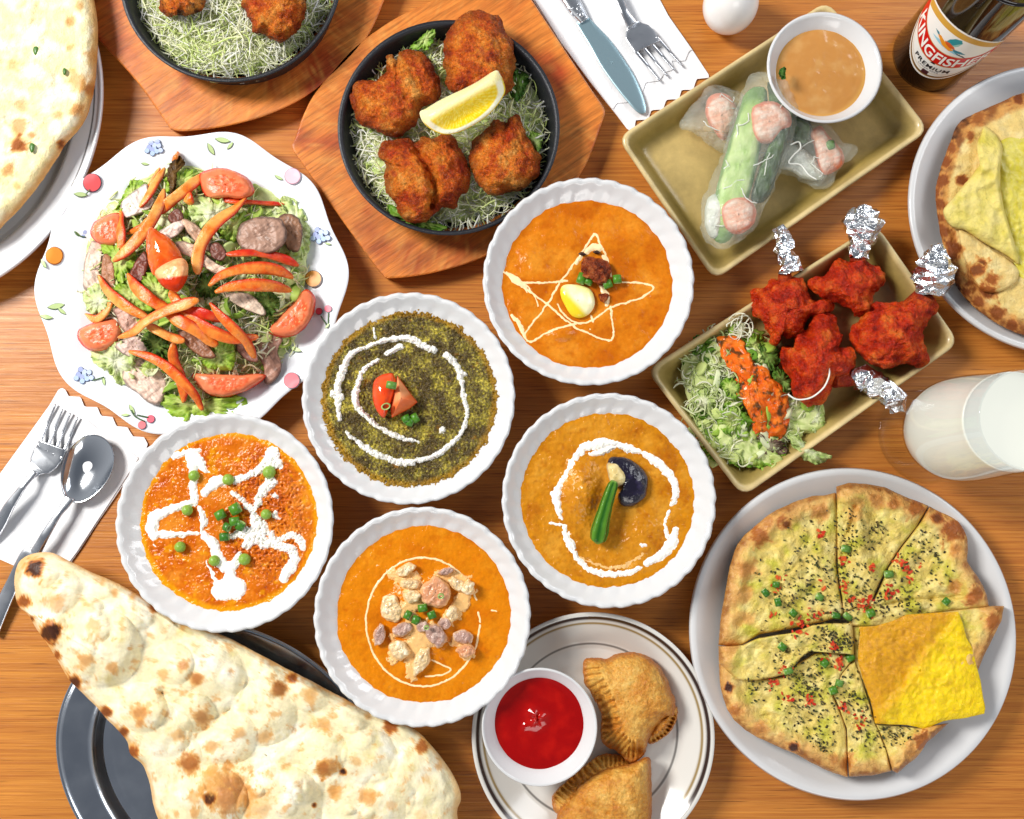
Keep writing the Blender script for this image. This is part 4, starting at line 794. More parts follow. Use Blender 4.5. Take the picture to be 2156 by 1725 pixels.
for i, (k, P, dz, rot, l, tp) in enumerate(TM):
    P = Q(k, P); cen = P.mean(0)
    f = tomslice(cen, rot) if tp == 0 else ((lambda D, s, n, V: mix(L((224, 84, 12)), L((240, 130, 50)), ss(-.2, .5, n) * .7)) if tp == 1 else (lambda D, s, n, V: mix(mix(L((244, 186, 130)), L((232, 140, 80)), ss(-.2, .5, n)), L((200, 52, 14)), ss(-2, 4, (D[:, 1] - Q(4, (1000, 66))[1]) + .12 * (D[:, 0] - Q(4, (1000, 60))[0])))))
    tag(blob('tomato_wedge', P, float(sz(cen)[0]) + dz - .006, .014, VEG if tp != 1 else MATS['tomato_skin'], f, n=34, m=120, amp=.0008, freq=120, seed=i, p=[6, 2.2, 4][tp], q=.7), l, 'tomato', 'tomato wedges in the salad')
# pepper strips
PEP = M('sweet_pepper_flesh', None, .28, bump=(420, .0006, 4), bump2=(90, .0009, 3), var=(260, .2))
def strip(k, P, wd, dz, label, tone=0, seed=0, hh=.0012):
    n = 34; D = resample(Q(k, P), n, False); t = np.linspace(0, 1, n); w_ = wd * .58 * .3472 * SC(D[n // 2]) * np.clip(np.interp(t, [0, .06, .2, .5, .85, .96, 1], [.22, .5, .85, 1, .9, .6, .25]), .12, 1) * (1 + .08 * np.sin(t * 9 + seed))
    z = sz(D) + dz + .0030 * np.sin(pi * t) + .001 * np.sin(t * 7 + seed)
    A = W(D, z); tw = .5 * np.sin(t * 3 + seed); T = np.gradient(A, axis=0); T /= np.linalg.norm(T, axis=1)[:, None]; B = np.cross((0, 0, 1), T)
    up = np.array([0, 0, 1]) + B * tw[:, None] * .8; v, f = tube(A, w_, hh, 14, N_up=up, sq=.8)
    a = np.tile(np.arange(14) * 2 * pi / 14, n); out = [(226, 86, 14), (206, 38, 14), (236, 120, 26)][tone]; inn = [(238, 136, 52), (222, 76, 30), (242, 168, 84)][tone]
    nn = fbm(v * 120, 3, seed); c_ = mix(L(inn), L(out), ss(-.2, .3, nn)); c_ = mix(c_, L((200, 34, 8)), ss(.35, .8, np.cos(a)) * .95); c_ = mix(c_, L((244, 160, 84)), ss(.7, 1, -np.cos(a)) * .5); tt = np.repeat(t, 14); c_ = mix(c_, L((240, 150, 60)), .4 * ss(.93, 1, tt))
    return tag(mesh('pepper_strip', v + .0002 * nn[:, None], f, PEP, None, c_), label, 'pepper', 'sweet pepper strips in the salad')
PS = [(1, [(1245, 1050), (1150, 1130), (1050, 1210), (945, 1300)], 58, .017, 'straight orange pepper strip running from the top tomato down left', 2),
      (1, [(995, 1150), (965, 1250), (900, 1370), (800, 1490), (690, 1585)], 62, .019, 'long orange pepper strip down the upper left side of the salad', 2),
      (1, [(1000, 1020), (950, 1100), (905, 1180), (850, 1258)], 44, .015, 'short pepper strip nearest the brown lettuce tip', 2),
      (1, [(970, 1020), (930, 1090), (895, 1160)], 34, .013, 'thin forked pepper strip at the top left of the salad', 2),
      (1, [(745, 1265), (728, 1340), (735, 1430), (742, 1545)], 52, .015, 'upright pepper strip against the upper left tomato', 0),
      (1, [(1492, 1205), (1420, 1270), (1310, 1350), (1235, 1450), (1200, 1550), (1198, 1665)], 66, .020, 'tall curved orange pepper strip right of the centre', 2),
      (1, [(1300, 1205), (1420, 1222), (1560, 1230), (1725, 1242)], 30, .012, 'thin red pepper sliver under the topmost tomato', 1),
      (1, [(1365, 1545), (1480, 1535), (1600, 1540), (1720, 1570), (1810, 1612)], 48, .017, 'upper red pepper strip of the right-hand group', 1),
      (4, [(1268, 118), (1330, 60), (1440, 20), (1560, 8), (1680, 22), (1778, 68)], 62, .022, 'large arched orange pepper strip at the right of the salad', 0),
      (4, [(1305, 155), (1400, 122), (1530, 112), (1650, 118), (1765, 145)], 62, .024, 'flat red pepper strip just below the large arch', 0),
      (4, [(602, 55), (640, 130), (710, 200), (800, 262), (900, 312)], 58, .018, 'pepper strip from the left meat shreds toward the centre', 2),
      (4, [(778, 45), (820, 120), (900, 190), (960, 230), (1030, 262)], 66, .020, 'glossy pepper strip below the dark meat strip', 0),
      (4, [(522, 288), (580, 318), (640, 275), (672, 200), (660, 150)], 46, .012, 'hooked orange pepper strip at the left edge of the salad', 2),
      (4, [(722, 430), (810, 395), (880, 335), (980, 280), (1080, 240), (1205, 200)], 62, .026, 'long pale orange pepper strip crossing over the middle', 2),
      (4, [(1035, 150), (1060, 190), (1085, 235)], 52, .021, 'short pointed pepper tip in the middle of the salad', 0),
      (4, [(1060, 255), (1160, 268), (1260, 295), (1350, 330)], 52, .021, 'red pepper strip running right from the middle', 1),
      (4, [(1080, 272), (1190, 330), (1300, 400), (1420, 438), (1565, 425)], 60, .023, 'orange pepper strip reaching the lower right meat', 0),
      (4, [(1275, 222), (1330, 290), (1410, 370), (1490, 450), (1545, 555)], 52, .025, 'pepper strip crossing over the end of the orange one', 0),
      (4, [(990, 275), (1080, 325), (1180, 380), (1260, 435), (1318, 482)], 66, .023, 'broad red-orange pepper strip ending in the lower middle', 0),
      (4, [(880, 345), (960, 390), (1040, 430), (1122, 452)], 50, .020, 'short pepper strip under the crossing pale one', 2),
      (4, [(1055, 455), (1050, 550), (1085, 650), (1110, 740), (1112, 822)], 58, .015, 'upright red-orange pepper strip in the lower middle', 0),
      (4, [(785, 515), (900, 545), (1000, 600), (1100, 690), (1180, 780), (1228, 872)], 56, .019, 'long curved red pepper strip beside the round chicken slice', 0),
      (1, [(1130, 1150), (1140, 1200), (1158, 1240)], 56, .014, 'short yellow-orange pepper piece below the top tomato', 2),
      (1, [(770, 1420), (850, 1380), (890, 1330)], 30, .012, 'thin orange pepper sliver right of the upper left tomato', 2),
      (1, [(1050, 975), (1070, 945), (1082, 925)], 26, .016, 'tiny pepper point at the very top of the salad', 0)]
for i, (k, P, wd, dz, l, tn) in enumerate(PS): strip(k, P, wd, dz - .004, l, tn, i)

# ------------------------------------------------------------------ rectangular stoneware dishes
def dish(Cn, label, rz=.022, seed=0):
    Cn = np.array(Cn, float); cen = Cn.mean(0)
    def rr(off, rad, z, m=12):
        """quad inset by off with rounded corners"""
        P = []; n = 4; Wc = W(Cn, rz)[:, :2]; cw = Wc.mean(0)
        ins = []
        for i in range(4):
            a, b, c_ = Wc[i - 1], Wc[i], Wc[(i + 1) % 4]; u = (a - b) / np.linalg.norm(a - b); v = (c_ - b) / np.linalg.norm(c_ - b); s = abs(u[0] * v[1] - u[1] * v[0])
            ins.append(b + (u + v) * off / s)
        for i in range(4):
            a, b, c_ = ins[i - 1], ins[i], ins[(i + 1) % 4]; u = (a - b) / np.linalg.norm(a - b); v = (c_ - b) / np.linalg.norm(c_ - b)
            p0 = b + u * rad; p2 = b + v * rad
            for t in np.linspace(0, 1, m): P.append((1 - t) ** 2 * p0 + 2 * t * (1 - t) * (b * .93 + .035 * (p0 + p2)) + t * t * p2)
        P = np.array(P); P = resample(P, 160, True, False); return np.c_[P, np.full(len(P), z)]
    rows = [rr(.016, .008, 0), rr(.012, .009, .002), rr(.002, .010, rz - .004), rr(0, .010, rz - .0015), rr(.0006, .010, rz), rr(.0022, .009, rz + .0004), rr(.0036, .009, rz - .0006), rr(.0048, .0085, rz - .003), rr(.0085, .008, rz - .009), rr(.0125, .007, .0075), rr(.016, .006, .0058), rr(.022, .005, .0054), rr(.032, .003, .0053)]
    V = np.vstack(rows); m = 160; F = gridf(len(rows), m).tolist(); F.append(list(range((len(rows) - 1) * m, len(rows) * m))[::-1]); F.append(list(range(m)))
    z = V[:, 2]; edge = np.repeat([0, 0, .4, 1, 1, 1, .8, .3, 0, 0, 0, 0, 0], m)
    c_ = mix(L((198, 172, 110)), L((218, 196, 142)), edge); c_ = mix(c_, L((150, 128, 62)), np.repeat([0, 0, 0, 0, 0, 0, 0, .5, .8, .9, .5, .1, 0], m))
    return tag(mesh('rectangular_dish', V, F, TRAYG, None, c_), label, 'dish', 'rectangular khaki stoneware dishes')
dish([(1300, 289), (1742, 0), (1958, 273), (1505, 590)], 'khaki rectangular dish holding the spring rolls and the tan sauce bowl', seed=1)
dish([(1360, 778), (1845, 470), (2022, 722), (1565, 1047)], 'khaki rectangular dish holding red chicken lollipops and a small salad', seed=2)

# small sauce bowls
def cup(D, r, rz, label, z0, group, wall=.8, th=.04):
    c = W(D, rz); R = r * SC(D, rz); h = rz - z0
    P_ = [(0, .003), (.42, .003), (.45, 0), (.52, 0), (.55, .004), (.80, h * .55), (.96, h * .93), (1, h - .0006), (.99, h + .0005), (.965, h + .0003), (.95, h - .001), (.86, h - .0055), (.77, h - .0105), (.70, h * .5), (.5, .009), (0, .006)]
    pr = resample(np.array([(a * R + 1e-5, z) for a, z in P_]), 50, False, True); V, F = lathe(pr, c[0], c[1], z0, 128); return tag(mesh('sauce_bowl', V, F, CERAMIC), label, 'bowl', group), c, R
cup((1737, 141), 122, .046, 'white sauce bowl of tan dip on the spring roll dish', .006, 'small white sauce bowls')
cup((1136, 1531), 123, .042, 'white sauce bowl of red ketchup beside the samosas', .0065, 'small white sauce bowls')
def dip(cen, r, z, label, cat, mat, colf, hf):
    n = 60; s = np.linspace(0.003, 1, n); m = 120; T = np.arange(m) / m * 2 * pi; D = (np.array(cen) + r * s[:, None, None] * np.stack([np.cos(T), np.sin(T)], 1)[None]).reshape(-1, 2); Sx = np.repeat(s, m)
    V = W(D, z + hf(D)); F = gridf(n, m)[:, ::-1].tolist(); F.append(list(range(m)))
    return tag(mesh(cat.replace(' ', '_'), V, F, mat, None, colf(D, Sx)), label, cat)
dip((1727, 152), 99, .0365, 'tan peanut-coloured dipping sauce in the small white bowl', 'dipping sauce', SMOOTH, lambda D, s: mix(mix(L((198, 138, 72)), L((208, 156, 92)), ss(-.2, .5, f2(D, 30, 3, 1))), L((214, 160, 84)), ss(.86, .95, s)), lambda D: .0003 * f2(D, 16, 3, 2))
def keth(D):
    x = D[:, 0] - 1130; y = D[:, 1] - 1512
    return .0022 * np.exp(-(x * x + y * y) / 300) * (1 + .6 * np.cos(3 * np.arctan2(y, x))) + .0014 * np.exp(-((x + 25) ** 2 + (y - 18) ** 2) / 60) + .0005 * f2(D, 40, 3, 5) + .0010 * np.sin(np.hypot(x, y) / 9) * np.exp(-(np.hypot(x, y) / 40) ** 2) + .0012 * ss(75, 95, np.hypot(x, y)) * ss(0, -60, y)
dip((1134, 1527), 106, .0315, 'glossy red ketchup with a small central swirl', 'ketchup', M('ketchup_gloss', None, .06, spec=.5), lambda D, s: mix(L((150, 3, 3)), L((172, 14, 6)), ss(-.2, .5, f2(D, 40, 3, 7))), keth)

# ------------------------------------------------------------------ spring rolls
WRAP = M('rice_paper', (226, 234, 222), .12, alpha=.22, bump=(120, .0034, 5), bump2=(420, .0012, 4), coat=.5, spec=.7)
def roll(P, wd, z0, h, label, fills, seed):
    t0 = thing('spring_roll', W(np.mean(P, 0), z0), label, 'spring roll', 'rice paper spring rolls')
    for nm, pts, zz, hh, cols, mt in fills:
        blob(nm, pts, z0 + zz, hh, mt, (lambda D, s, n, V, c=cols, nm=nm: mix(mix(mix(L(c[0]), L(c[1]), ss(-.3, .4, n)), L(c[2]), ss(.72, .9, s) * .9), L(c[2]), (.32 * ss(.3, .9, np.sin(D[:, 1] * .55 + D[:, 0] * .2 + 2 * n)) if nm == 'shrimp' else 0 * s))), parent=t0, n=20, m=70, amp=.0012, freq=130, seed=seed, p=3)
    blob('rice_paper_wrapper', P, z0, h, WRAP, None, parent=t0, n=60, m=220, amp=.0024, freq=90, octv=5, seed=seed, p=2.6, q=.5, tuck=.7, under=.4, ridge=True)
    rs = np.random.RandomState(seed); O = resample(P, 60); c_ = O.mean(0); prt = []
    for i in range(12):
        a = O[rs.randint(60)]; p = c_ + (a - c_) * rs.uniform(.5, .84); h_ = rs.uniform(0, 6.28); Q_ = [p]
        for j in range(9): h_ += rs.normal(0, .3); p = p + 5.5 * np.array([cos(h_), sin(h_)]); Q_.append(p)
        Q_ = np.array(Q_); Q_ = np.where(inside(Q_, c_ + (O - c_) * .86)[:, None], Q_, c_ + (Q_ - c_) * .75); Q_ = Q_[inside(Q_, c_ + (O - c_) * .86)]
        if len(Q_) > 3: prt.append(tube(W(Q_, z0 + h * rs.uniform(.66, .78)), .0004, .0004, 5))
    v, f = merge(prt); mesh('noodle_strands', v, f, M('noodle_white', (236, 238, 230), .2), t0)['kind'] = 'stuff'
    return t0
SHR = ((240, 180, 150), (250, 226, 210), (232, 120, 84)); CUC = ((168, 206, 100), (206, 228, 150), (86, 136, 40)); CUCD = ((44, 74, 28), (84, 120, 50), (30, 50, 20)); NOO = ((224, 228, 214), (240, 242, 234), (206, 212, 196))
roll(Q(3, [(80, 765), (110, 700), (190, 600), (215, 530), (270, 525), (400, 560), (520, 620), (700, 690), (800, 700), (900, 725), (980, 780), (1050, 870), (1135, 900), (1100, 960), (1040, 1000), (960, 1135), (840, 1110), (760, 1060), (640, 1030), (450, 950), (330, 915), (240, 860), (150, 790)]), 0, .0062, .022, 'rice paper spring roll with pink shrimp lying underneath, pointing right',
     [('shrimp', Q(3, [(225, 640), (260, 580), (340, 570), (400, 620), (420, 700), (380, 800), (330, 850), (270, 790), (230, 720)]), .004, .014, SHR, FOOD), ('shrimp', Q(3, [(860, 800), (920, 760), (970, 820), (1060, 920), (1040, 1020), (940, 1060), (900, 960), (880, 880)]), .004, .014, SHR, FOOD),
      ('cucumber_stick', Q(3, [(730, 700), (850, 730), (870, 800), (840, 880), (760, 860), (700, 800)]), .004, .013, CUCD, VEG), ('noodles', Q(3, [(690, 880), (780, 880), (900, 980), (940, 1080), (840, 1090), (740, 1040), (670, 1010)]), .003, .013, NOO, FOOD), ('green_leaf', Q(3, [(950, 860), (1000, 850), (1010, 900), (970, 920)]), .012, .007, ((60, 110, 30), (90, 140, 50), (40, 70, 20)), VEG)], 1)
roll(Q(3, [(500, 470), (540, 450), (620, 455), (700, 470), (722, 505), (750, 560), (785, 640), (765, 740), (735, 860), (700, 960), (660, 1060), (620, 1170), (565, 1250), (545, 1330), (480, 1420), (400, 1470), (350, 1508), (260, 1475), (208, 1420), (215, 1330), (212, 1230), (245, 1160), (270, 1090), (310, 1000), (345, 900), (390, 760), (420, 660), (455, 560)]), 0, .021, .026, 'long rice paper spring roll with cucumber lying on top of the other',
     [('cucumber_stick', Q(3, [(600, 500), (720, 510), (770, 600), (760, 720), (690, 950), (620, 1170), (560, 1230), (500, 1200), (560, 1000), (620, 820), (640, 640)]), .003, .014, CUCD, VEG), ('cucumber_stick', Q(3, [(470, 560), (580, 530), (600, 640), (560, 900), (500, 1150), (420, 1380), (330, 1480), (260, 1400), (300, 1100), (400, 760)]), .004, .015, CUC, VEG),
      ('shrimp', Q(3, [(500, 660), (560, 620), (660, 620), (735, 680), (740, 760), (680, 800), (620, 870), (540, 860), (500, 780)]), .007, .0165, SHR, FOOD), ('shrimp', Q(3, [(330, 1230), (400, 1190), (480, 1200), (530, 1260), (520, 1350), (440, 1420), (360, 1400), (320, 1320)]), .007, .0165, SHR, FOOD),
      ('noodles', Q(3, [(240, 1200), (320, 1180), (340, 1300), (300, 1440), (240, 1420), (220, 1320)]), .004, .014, NOO, FOOD)], 2)
leaf(Q(3, [(665, 460), (672, 430), (700, 412), (712, 430), (708, 470), (690, 480)]), .046, 'tiny green herb tip sticking out of the top spring roll', ((60, 120, 40), (110, 160, 70), (30, 80, 20)), seed=7)
def noodle(P, z, label, r=.0006):
    D = resample(P, 40, False); v, f = tube(W(D, z), r, r * .8, 6); return tag(mesh('rice_noodle', v, f, M('noodle_white', (236, 238, 230), .2)), label, 'noodle')
if 0: noodle(Q(3, [(720, 500), (660, 560), (610, 570), (605, 530), (640, 500), (690, 520)]), .047, 'glassy rice noodle curled at the upper end of the top roll')
noodle(Q(3, [(740, 880), (790, 860), (800, 900), (760, 940), (730, 990), (800, 1000), (850, 1060), (900, 1090)]), .030, 'glassy rice noodle looping across the lower roll')

# ------------------------------------------------------------------ chicken lollipops with foil
def redc(seed):
    def f(D, s, n, V):
        a = f2(D, 30, 4, seed); b = f2(D, 6, 3, seed + 2)
        c_ = ramp(a + .4 * b + .5 * n, [(-.6, (130, 20, 4)), (-.15, (196, 42, 6)), (.2, (222, 74, 14)), (.6, (238, 124, 44))]); return mix(c_, L((80, 14, 8)), .5 * ss(.35, .6, f2(D, 14, 3, seed + 5)))
    return f
def foil(parent, P, w0, z, seed):
    """crumpled foil sleeve along P"""
    n, k = 12, 11; D = resample(P, n, False); rs = np.random.RandomState(seed); hw = np.interp(np.linspace(0, 1, n), np.linspace(0, 1, len(w0)), w0) * .5 * SC(D[0]); zz = np.interp(np.linspace(0, 1, n), [0, 1], z)
    v, f = tube(W(D, zz), hw, hw * .75, k); nn = fbm(v * 330, 3, seed, True); c_ = np.repeat(W(D, zz), k, 0); d = v - c_; t = np.repeat(np.linspace(0, 1, n), k)
    v = c_ + d * (1 + .22 * nn[:, None] + .20 * rs.uniform(-1, 1, len(v))[:, None]) + rs.uniform(-1, 1, v.shape) * .0012
    tri = []
    for q in f:
        if len(q) == 4: tri += [[q[0], q[1], q[2]], [q[0], q[2], q[3]]] if rs.rand() < .5 else [[q[0], q[1], q[3]], [q[1], q[2], q[3]]]
        else: tri.append(q)
    return mesh('foil_wrap', v, tri, FOIL, parent, smooth=False)
def lolly(P, bone, fo, fw, fz, z0, h, label, seed):
    t = thing('chicken_lollipop', W(np.mean(Q(6, P), 0), z0), label, 'fried chicken', 'red fried chicken lollipops')
    blob('meat', Q(6, P), z0, h, FRIED, redc(seed), parent=t, n=60, m=220, p=2.2, q=.6, amp=.0052, freq=100, octv=6, seed=seed, tuck=.75, under=.4)
    if bone:
        D = resample(Q(6, bone[0]), 16, False); w_ = np.interp(np.linspace(0, 1, 16), [0, 1], bone[1]) * .5 * .375 * SC(D[0]); A = W(D, np.linspace(z0 + h * .45, fz[1], 16)); v, f = tube(A, w_, w_ * .9, 18); v += .0008 * fbm(v * 200, 3, seed)[:, None]
        mesh('drumstick_shank', v, f, FRIED, t, mix(L((150, 30, 8)), L((214, 84, 24)), ss(-.3, .4, fbm(v * 150, 3, 4))))
    foil(t, Q(6, fo), np.array(fw) * .38, fz, seed)
lolly([(618, 680), (640, 630), (700, 620), (740, 570), (800, 570), (880, 560), (920, 590), (950, 640), (985, 700), (1060, 690), (1080, 740), (1020, 770), (960, 780), (920, 820), (900, 880), (840, 900), (790, 890), (770, 940), (735, 930), (725, 880), (680, 800), (630, 760)], ([(810, 600), (815, 520)], (80, 66)), [(775, 280), (800, 340), (815, 420), (845, 500), (850, 535)], (56, 88, 84, 94, 118), (.030, .024), .0062, .034, 'red chicken lollipop at the upper left with its foil pointing straight up', 3)
lolly([(945, 590), (970, 570), (1040, 550), (1070, 490), (1110, 455), (1180, 470), (1240, 450), (1290, 490), (1350, 530), (1362, 600), (1310, 650), (1300, 720), (1300, 760), (1210, 780), (1180, 730), (1080, 700), (1000, 660), (950, 630)], ([(1220, 520), (1225, 450)], (90, 84)), [(1255, 165), (1250, 220), (1250, 300), (1235, 380), (1225, 450)], (90, 190, 150, 96, 90), (.034, .028), .0062, .034, 'red chicken lollipop at the top with the widest upright foil', 8)
lolly([(1180, 880), (1190, 840), (1250, 790), (1320, 710), (1420, 700), (1500, 690), (1560, 640), (1640, 660), (1670, 720), (1620, 790), (1590, 860), (1600, 960), (1618, 1030), (1560, 1060), (1480, 1040), (1400, 1080), (1330, 1070), (1250, 1020), (1190, 950)], ([(1520, 760), (1600, 660)], (150, 110)), [(1665, 375), (1660, 440), (1650, 530), (1640, 590), (1625, 650)], (50, 130, 190, 180, 130), (.046, .034), .0062, .042, 'largest red chicken lollipop at the right, its foil over the plate rim', 13)
lolly([(795, 960), (860, 950), (890, 880), (950, 850), (970, 770), (1030, 755), (1090, 790), (1110, 850), (1150, 880), (1120, 950), (1190, 960), (1215, 1030), (1180, 1090), (1100, 1130), (1075, 1190), (1040, 1250), (960, 1280), (880, 1250), (850, 1200), (840, 1130), (800, 1060)], ([(1090, 1140), (1200, 1130)], (80, 76)), [(1190, 1140), (1250, 1120), (1330, 1170), (1400, 1220), (1440, 1270), (1450, 1315)], (90, 126, 120, 116, 120, 60), (.024, .022), .0062, .044, 'red chicken lollipop nearest the salad with its foil pointing lower right', 17)
noodle(Q(6, [(1060, 1060), (1062, 1110), (1030, 1180), (960, 1235), (880, 1245), (830, 1215)]), .046, 'white onion thread draped over the lowest chicken lollipop')
# small salad on the dish
MS = [(470, 880), (560, 830), (640, 870), (760, 920), (800, 1040), (830, 1200), (1000, 1240), (1040, 1360), (1000, 1440), (860, 1440), (800, 1560), (740, 1630), (600, 1620), (480, 1580), (400, 1560), (320, 1450), (290, 1300), (250, 1180), (230, 1050), (300, 920)]
msz = lambda P: .008 + .014 * ss(150, 20, np.hypot(P[:, 0] - Q(6, (600, 1200))[0], P[:, 1] - Q(6, (600, 1200))[1]))
tag(blob('salad_bed', Q(6, MS), .0062, .018, VEG, bedc, n=24, m=120, amp=.004, freq=90, p=2.2, q=.8), 'mound of leaves under the dressing on the lollipop dish', 'salad', None, 'stuff')
GL = [((150, 196, 60), (216, 230, 140), (80, 136, 34)), ((96, 140, 50), (150, 180, 90), (50, 84, 26)), ((206, 224, 140), (238, 242, 206), (150, 190, 80))]
for i, (P, c_, l, dz) in enumerate([([(590, 940), (620, 880), (690, 890), (700, 960), (650, 1010), (600, 990)], 0, 'pale green lettuce piece at the top of the dish salad', .010), ([(630, 1000), (690, 930), (770, 950), (790, 1030), (740, 1090), (660, 1060)], 1, 'dark green lettuce piece right of the dressing top', .009),
        ([(300, 900), (380, 880), (430, 920), (430, 1000), (370, 1060), (300, 1000)], 1, 'dark lettuce piece at the upper left of the dish salad', .006), ([(460, 1140), (540, 1130), (570, 1180), (540, 1240), (470, 1210)], 0, 'glossy green lettuce curl left of the dressing', .012),
        ([(290, 1210), (380, 1190), (430, 1260), (400, 1330), (300, 1310)], 2, 'whitish lettuce piece at the left of the dish salad', .008), ([(430, 1300), (540, 1260), (600, 1330), (610, 1420), (540, 1460), (440, 1400)], 0, 'broad bright lettuce piece below the dressing middle', .009),
        ([(330, 1420), (430, 1420), (500, 1480), (480, 1560), (410, 1595), (350, 1520)], 0, 'green lettuce piece at the lower left of the dish salad', .006), ([(490, 1600), (560, 1520), (650, 1480), (780, 1500), (815, 1560), (760, 1620), (640, 1630)], 0, 'veined green lettuce leaf at the bottom of the dish salad', .007),
        ([(825, 1440), (870, 1430), (930, 1490), (1000, 1540), (1080, 1565), (1000, 1610), (930, 1590), (870, 1530)], 2, 'pale lettuce leaf hanging over the lower rim of the dish', .014), ([(945, 1390), (960, 1290), (1010, 1240), (1038, 1330), (1030, 1420), (980, 1445)], 2, 'pale lettuce leaf right of the dish salad', .004),
        ([(760, 1060), (850, 1120), (860, 1200), (800, 1200), (740, 1130)], 1, 'dark green lettuce piece beside the lowest lollipop', .010), ([(640, 1440), (740, 1460), (820, 1500), (800, 1560), (700, 1550)], 1, 'purplish lettuce scrap under the dressing tip', .008)]):
    leaf(Q(6, P), dz * .5, l, GL[c_] if i != 11 else ((120, 90, 80), (180, 170, 140), (80, 50, 50)), seed=200 + i, zf=msz, h=.008, ruf=1.4, rt=18)
shreds('salad_shreds', Q(6, (560, 1220)), 145, 150, lambda P: msz(P) + .002, 1100, 19, 'thin cabbage threads over the lettuce on the lollipop dish', 'cabbage', [(240, 240, 216), (226, 232, 190), (206, 220, 150)], (18, 44), (1.2, 2.4), keep=lambda p: inside([p], Q(6, MS))[0] and (p[0] < 1555 or p[0] > 1655 or p[1] < 700), hmax=.008)
shreds('salad_shreds', Q(6, (560, 840)), 26, 28, lambda P: .020 + 0 * P[:, 0], 22, 20, 'sprig of white cabbage threads at the top of the dish salad', 'cabbage', [(244, 244, 226)], (30, 60), (1.2, 2.0), hmax=.006)
shreds('lettuce_scraps', Q(6, (580, 1240)), 150, 150, lambda P: msz(P) + .001, 150, 39, 'torn green lettuce scraps filling out the salad on the lollipop dish', 'lettuce', [(226, 238, 156), (180, 214, 90), (240, 246, 206), (120, 168, 56)], (26, 56), (7, 15), keep=lambda p: inside([p], Q(6, MS))[0], curl=1.2, hmax=.008)
DRS = Q(6, [(430, 900), (480, 890), (560, 900), (600, 960), (640, 1030), (700, 1060), (740, 1120), (790, 1160), (830, 1240), (840, 1360), (800, 1460), (740, 1475), (650, 1450), (620, 1380), (600, 1300), (560, 1240), (520, 1180), (540, 1100), (490, 1060), (450, 980)])
def drc(D, s, n, V): return mix(mix(L((224, 98, 20)), L((236, 132, 44)), ss(-.2, .5, n)), L((60, 46, 20)), .9 * ss(.12, .26, f2(D, 17, 4, 77)))
tag(blob('salad_dressing', DRS, 0, .005, SAUCE, drc, n=50, m=180, amp=.0028, freq=150, seed=5, p=5, zb=lambda D: msz(D) + .0075 + .004 * f2(D, 22, 3, 31)), 'orange dressing poured over the small salad', 'dressing')
# ------------------------------------------------------------------ flat breads
def bump(D, lst):
    z = 0
    for (x, y, r, h) in lst: z = z + h * np.clip(1 - ((D[:, 0] - x) ** 2 + (D[:, 1] - y) ** 2) / r ** 2, 0, 1) ** .8
    return z
def spots(c_, D, lst, base=((222, 164, 88), (170, 94, 36), (66, 34, 20))):
    c_ = np.asarray(c_) * (1 + .12 * f2(D, 5, 3, 93))[:, None]
    w1 = 1 + .35 * f2(D, 8, 3, 94, True) + 1.0 * f2(D, 18, 3, 91) + .25 * f2(D, 5, 2, 92)
    for (x, y, r, k) in lst:
        k = k if k > .85 else k * .95
        d = np.hypot(D[:, 0] - x, D[:, 1] - y) / (r * 1.12) * w1; t = ss(1.15, .35, d) * min(1, k * 1.0)
        c_ = mix(c_, L(base[0]), ss(0, .45, t) * min(1, .55 + k * .4)); c_ = mix(c_, L(base[1]), ss(.35, .8, t) * min(1, k)); c_ = mix(c_, L(base[2]), ss(.75, 1.0, t) * max(0, k - .9) * 1.8)
    return c_
def q7s(l): return [(*Q(7, (x, y)), r * .3472, k) for x, y, r, k in l]
def q8s(l): return [(*Q(8, (x, y)), r * .3472, k) for x, y, r, k in l]
NAAN = M('naan_dough', None, .42, spec=.3, bump=(500, .0004, 4), bump2=(80, .0012, 3), var=(200, .07), sss=.08)
BIGN = np.vstack([Q(7, [(92, 230), (130, 152), (215, 112), (320, 112), (430, 165), (560, 230), (700, 290), (830, 360), (960, 450), (1100, 540), (1230, 570), (1380, 622), (1550, 712), (1700, 792), (1800, 842), (1950, 922), (2090, 992)]),
    Q(8, [(240, 1042), (390, 1112), (520, 1152), (600, 1200), (660, 1262), (760, 1382), (830, 1500), (856, 1600), (830, 1680), (840, 1800), (800, 2000), (500, 2200), (100, 2250)]), Q(7, [(1700, 2250), (1300, 2150), (1060, 1950), (990, 1800), (960, 1725), (930, 1640), (915, 1550), (900, 1480), (862, 1392), (790, 1332), (772, 1255), (700, 1172), (640, 1112), (600, 1060), (520, 982), (430, 892), (380, 812), (330, 732), (280, 652), (215, 562), (170, 482), (110, 430), (90, 330)])])
rr = random.Random(5)
bub_s = 1.3
bub = q7s([(620, 690, 240, .011), (350, 330, 150, .006), (560, 440, 70, .004), (565, 555, 110, .004), (860, 1050, 150, .007), (1000, 1180, 170, .006), (1230, 860, 260, .008), (1190, 1080, 120, .006), (1600, 1080, 200, .007), (1880, 950, 130, .006), (1300, 1600, 200, .010), (1700, 1650, 260, .009), (1960, 1320, 150, .006), (240, 200, 130, .006), (300, 600, 120, .006), (1650, 900, 90, .004), (1050, 780, 130, .005), (1400, 1230, 160, .005), (830, 460, 120, .004)]) + q8s([(300, 1350, 170, .007), (420, 1600, 160, .006), (620, 1450, 200, .007), (700, 1700, 180, .006), (200, 1100, 110, .005)])
for i in range(60): bub.append((rr.uniform(90, 950), rr.uniform(1200, 1800), rr.uniform(12, 42), rr.uniform(.001, .003)))
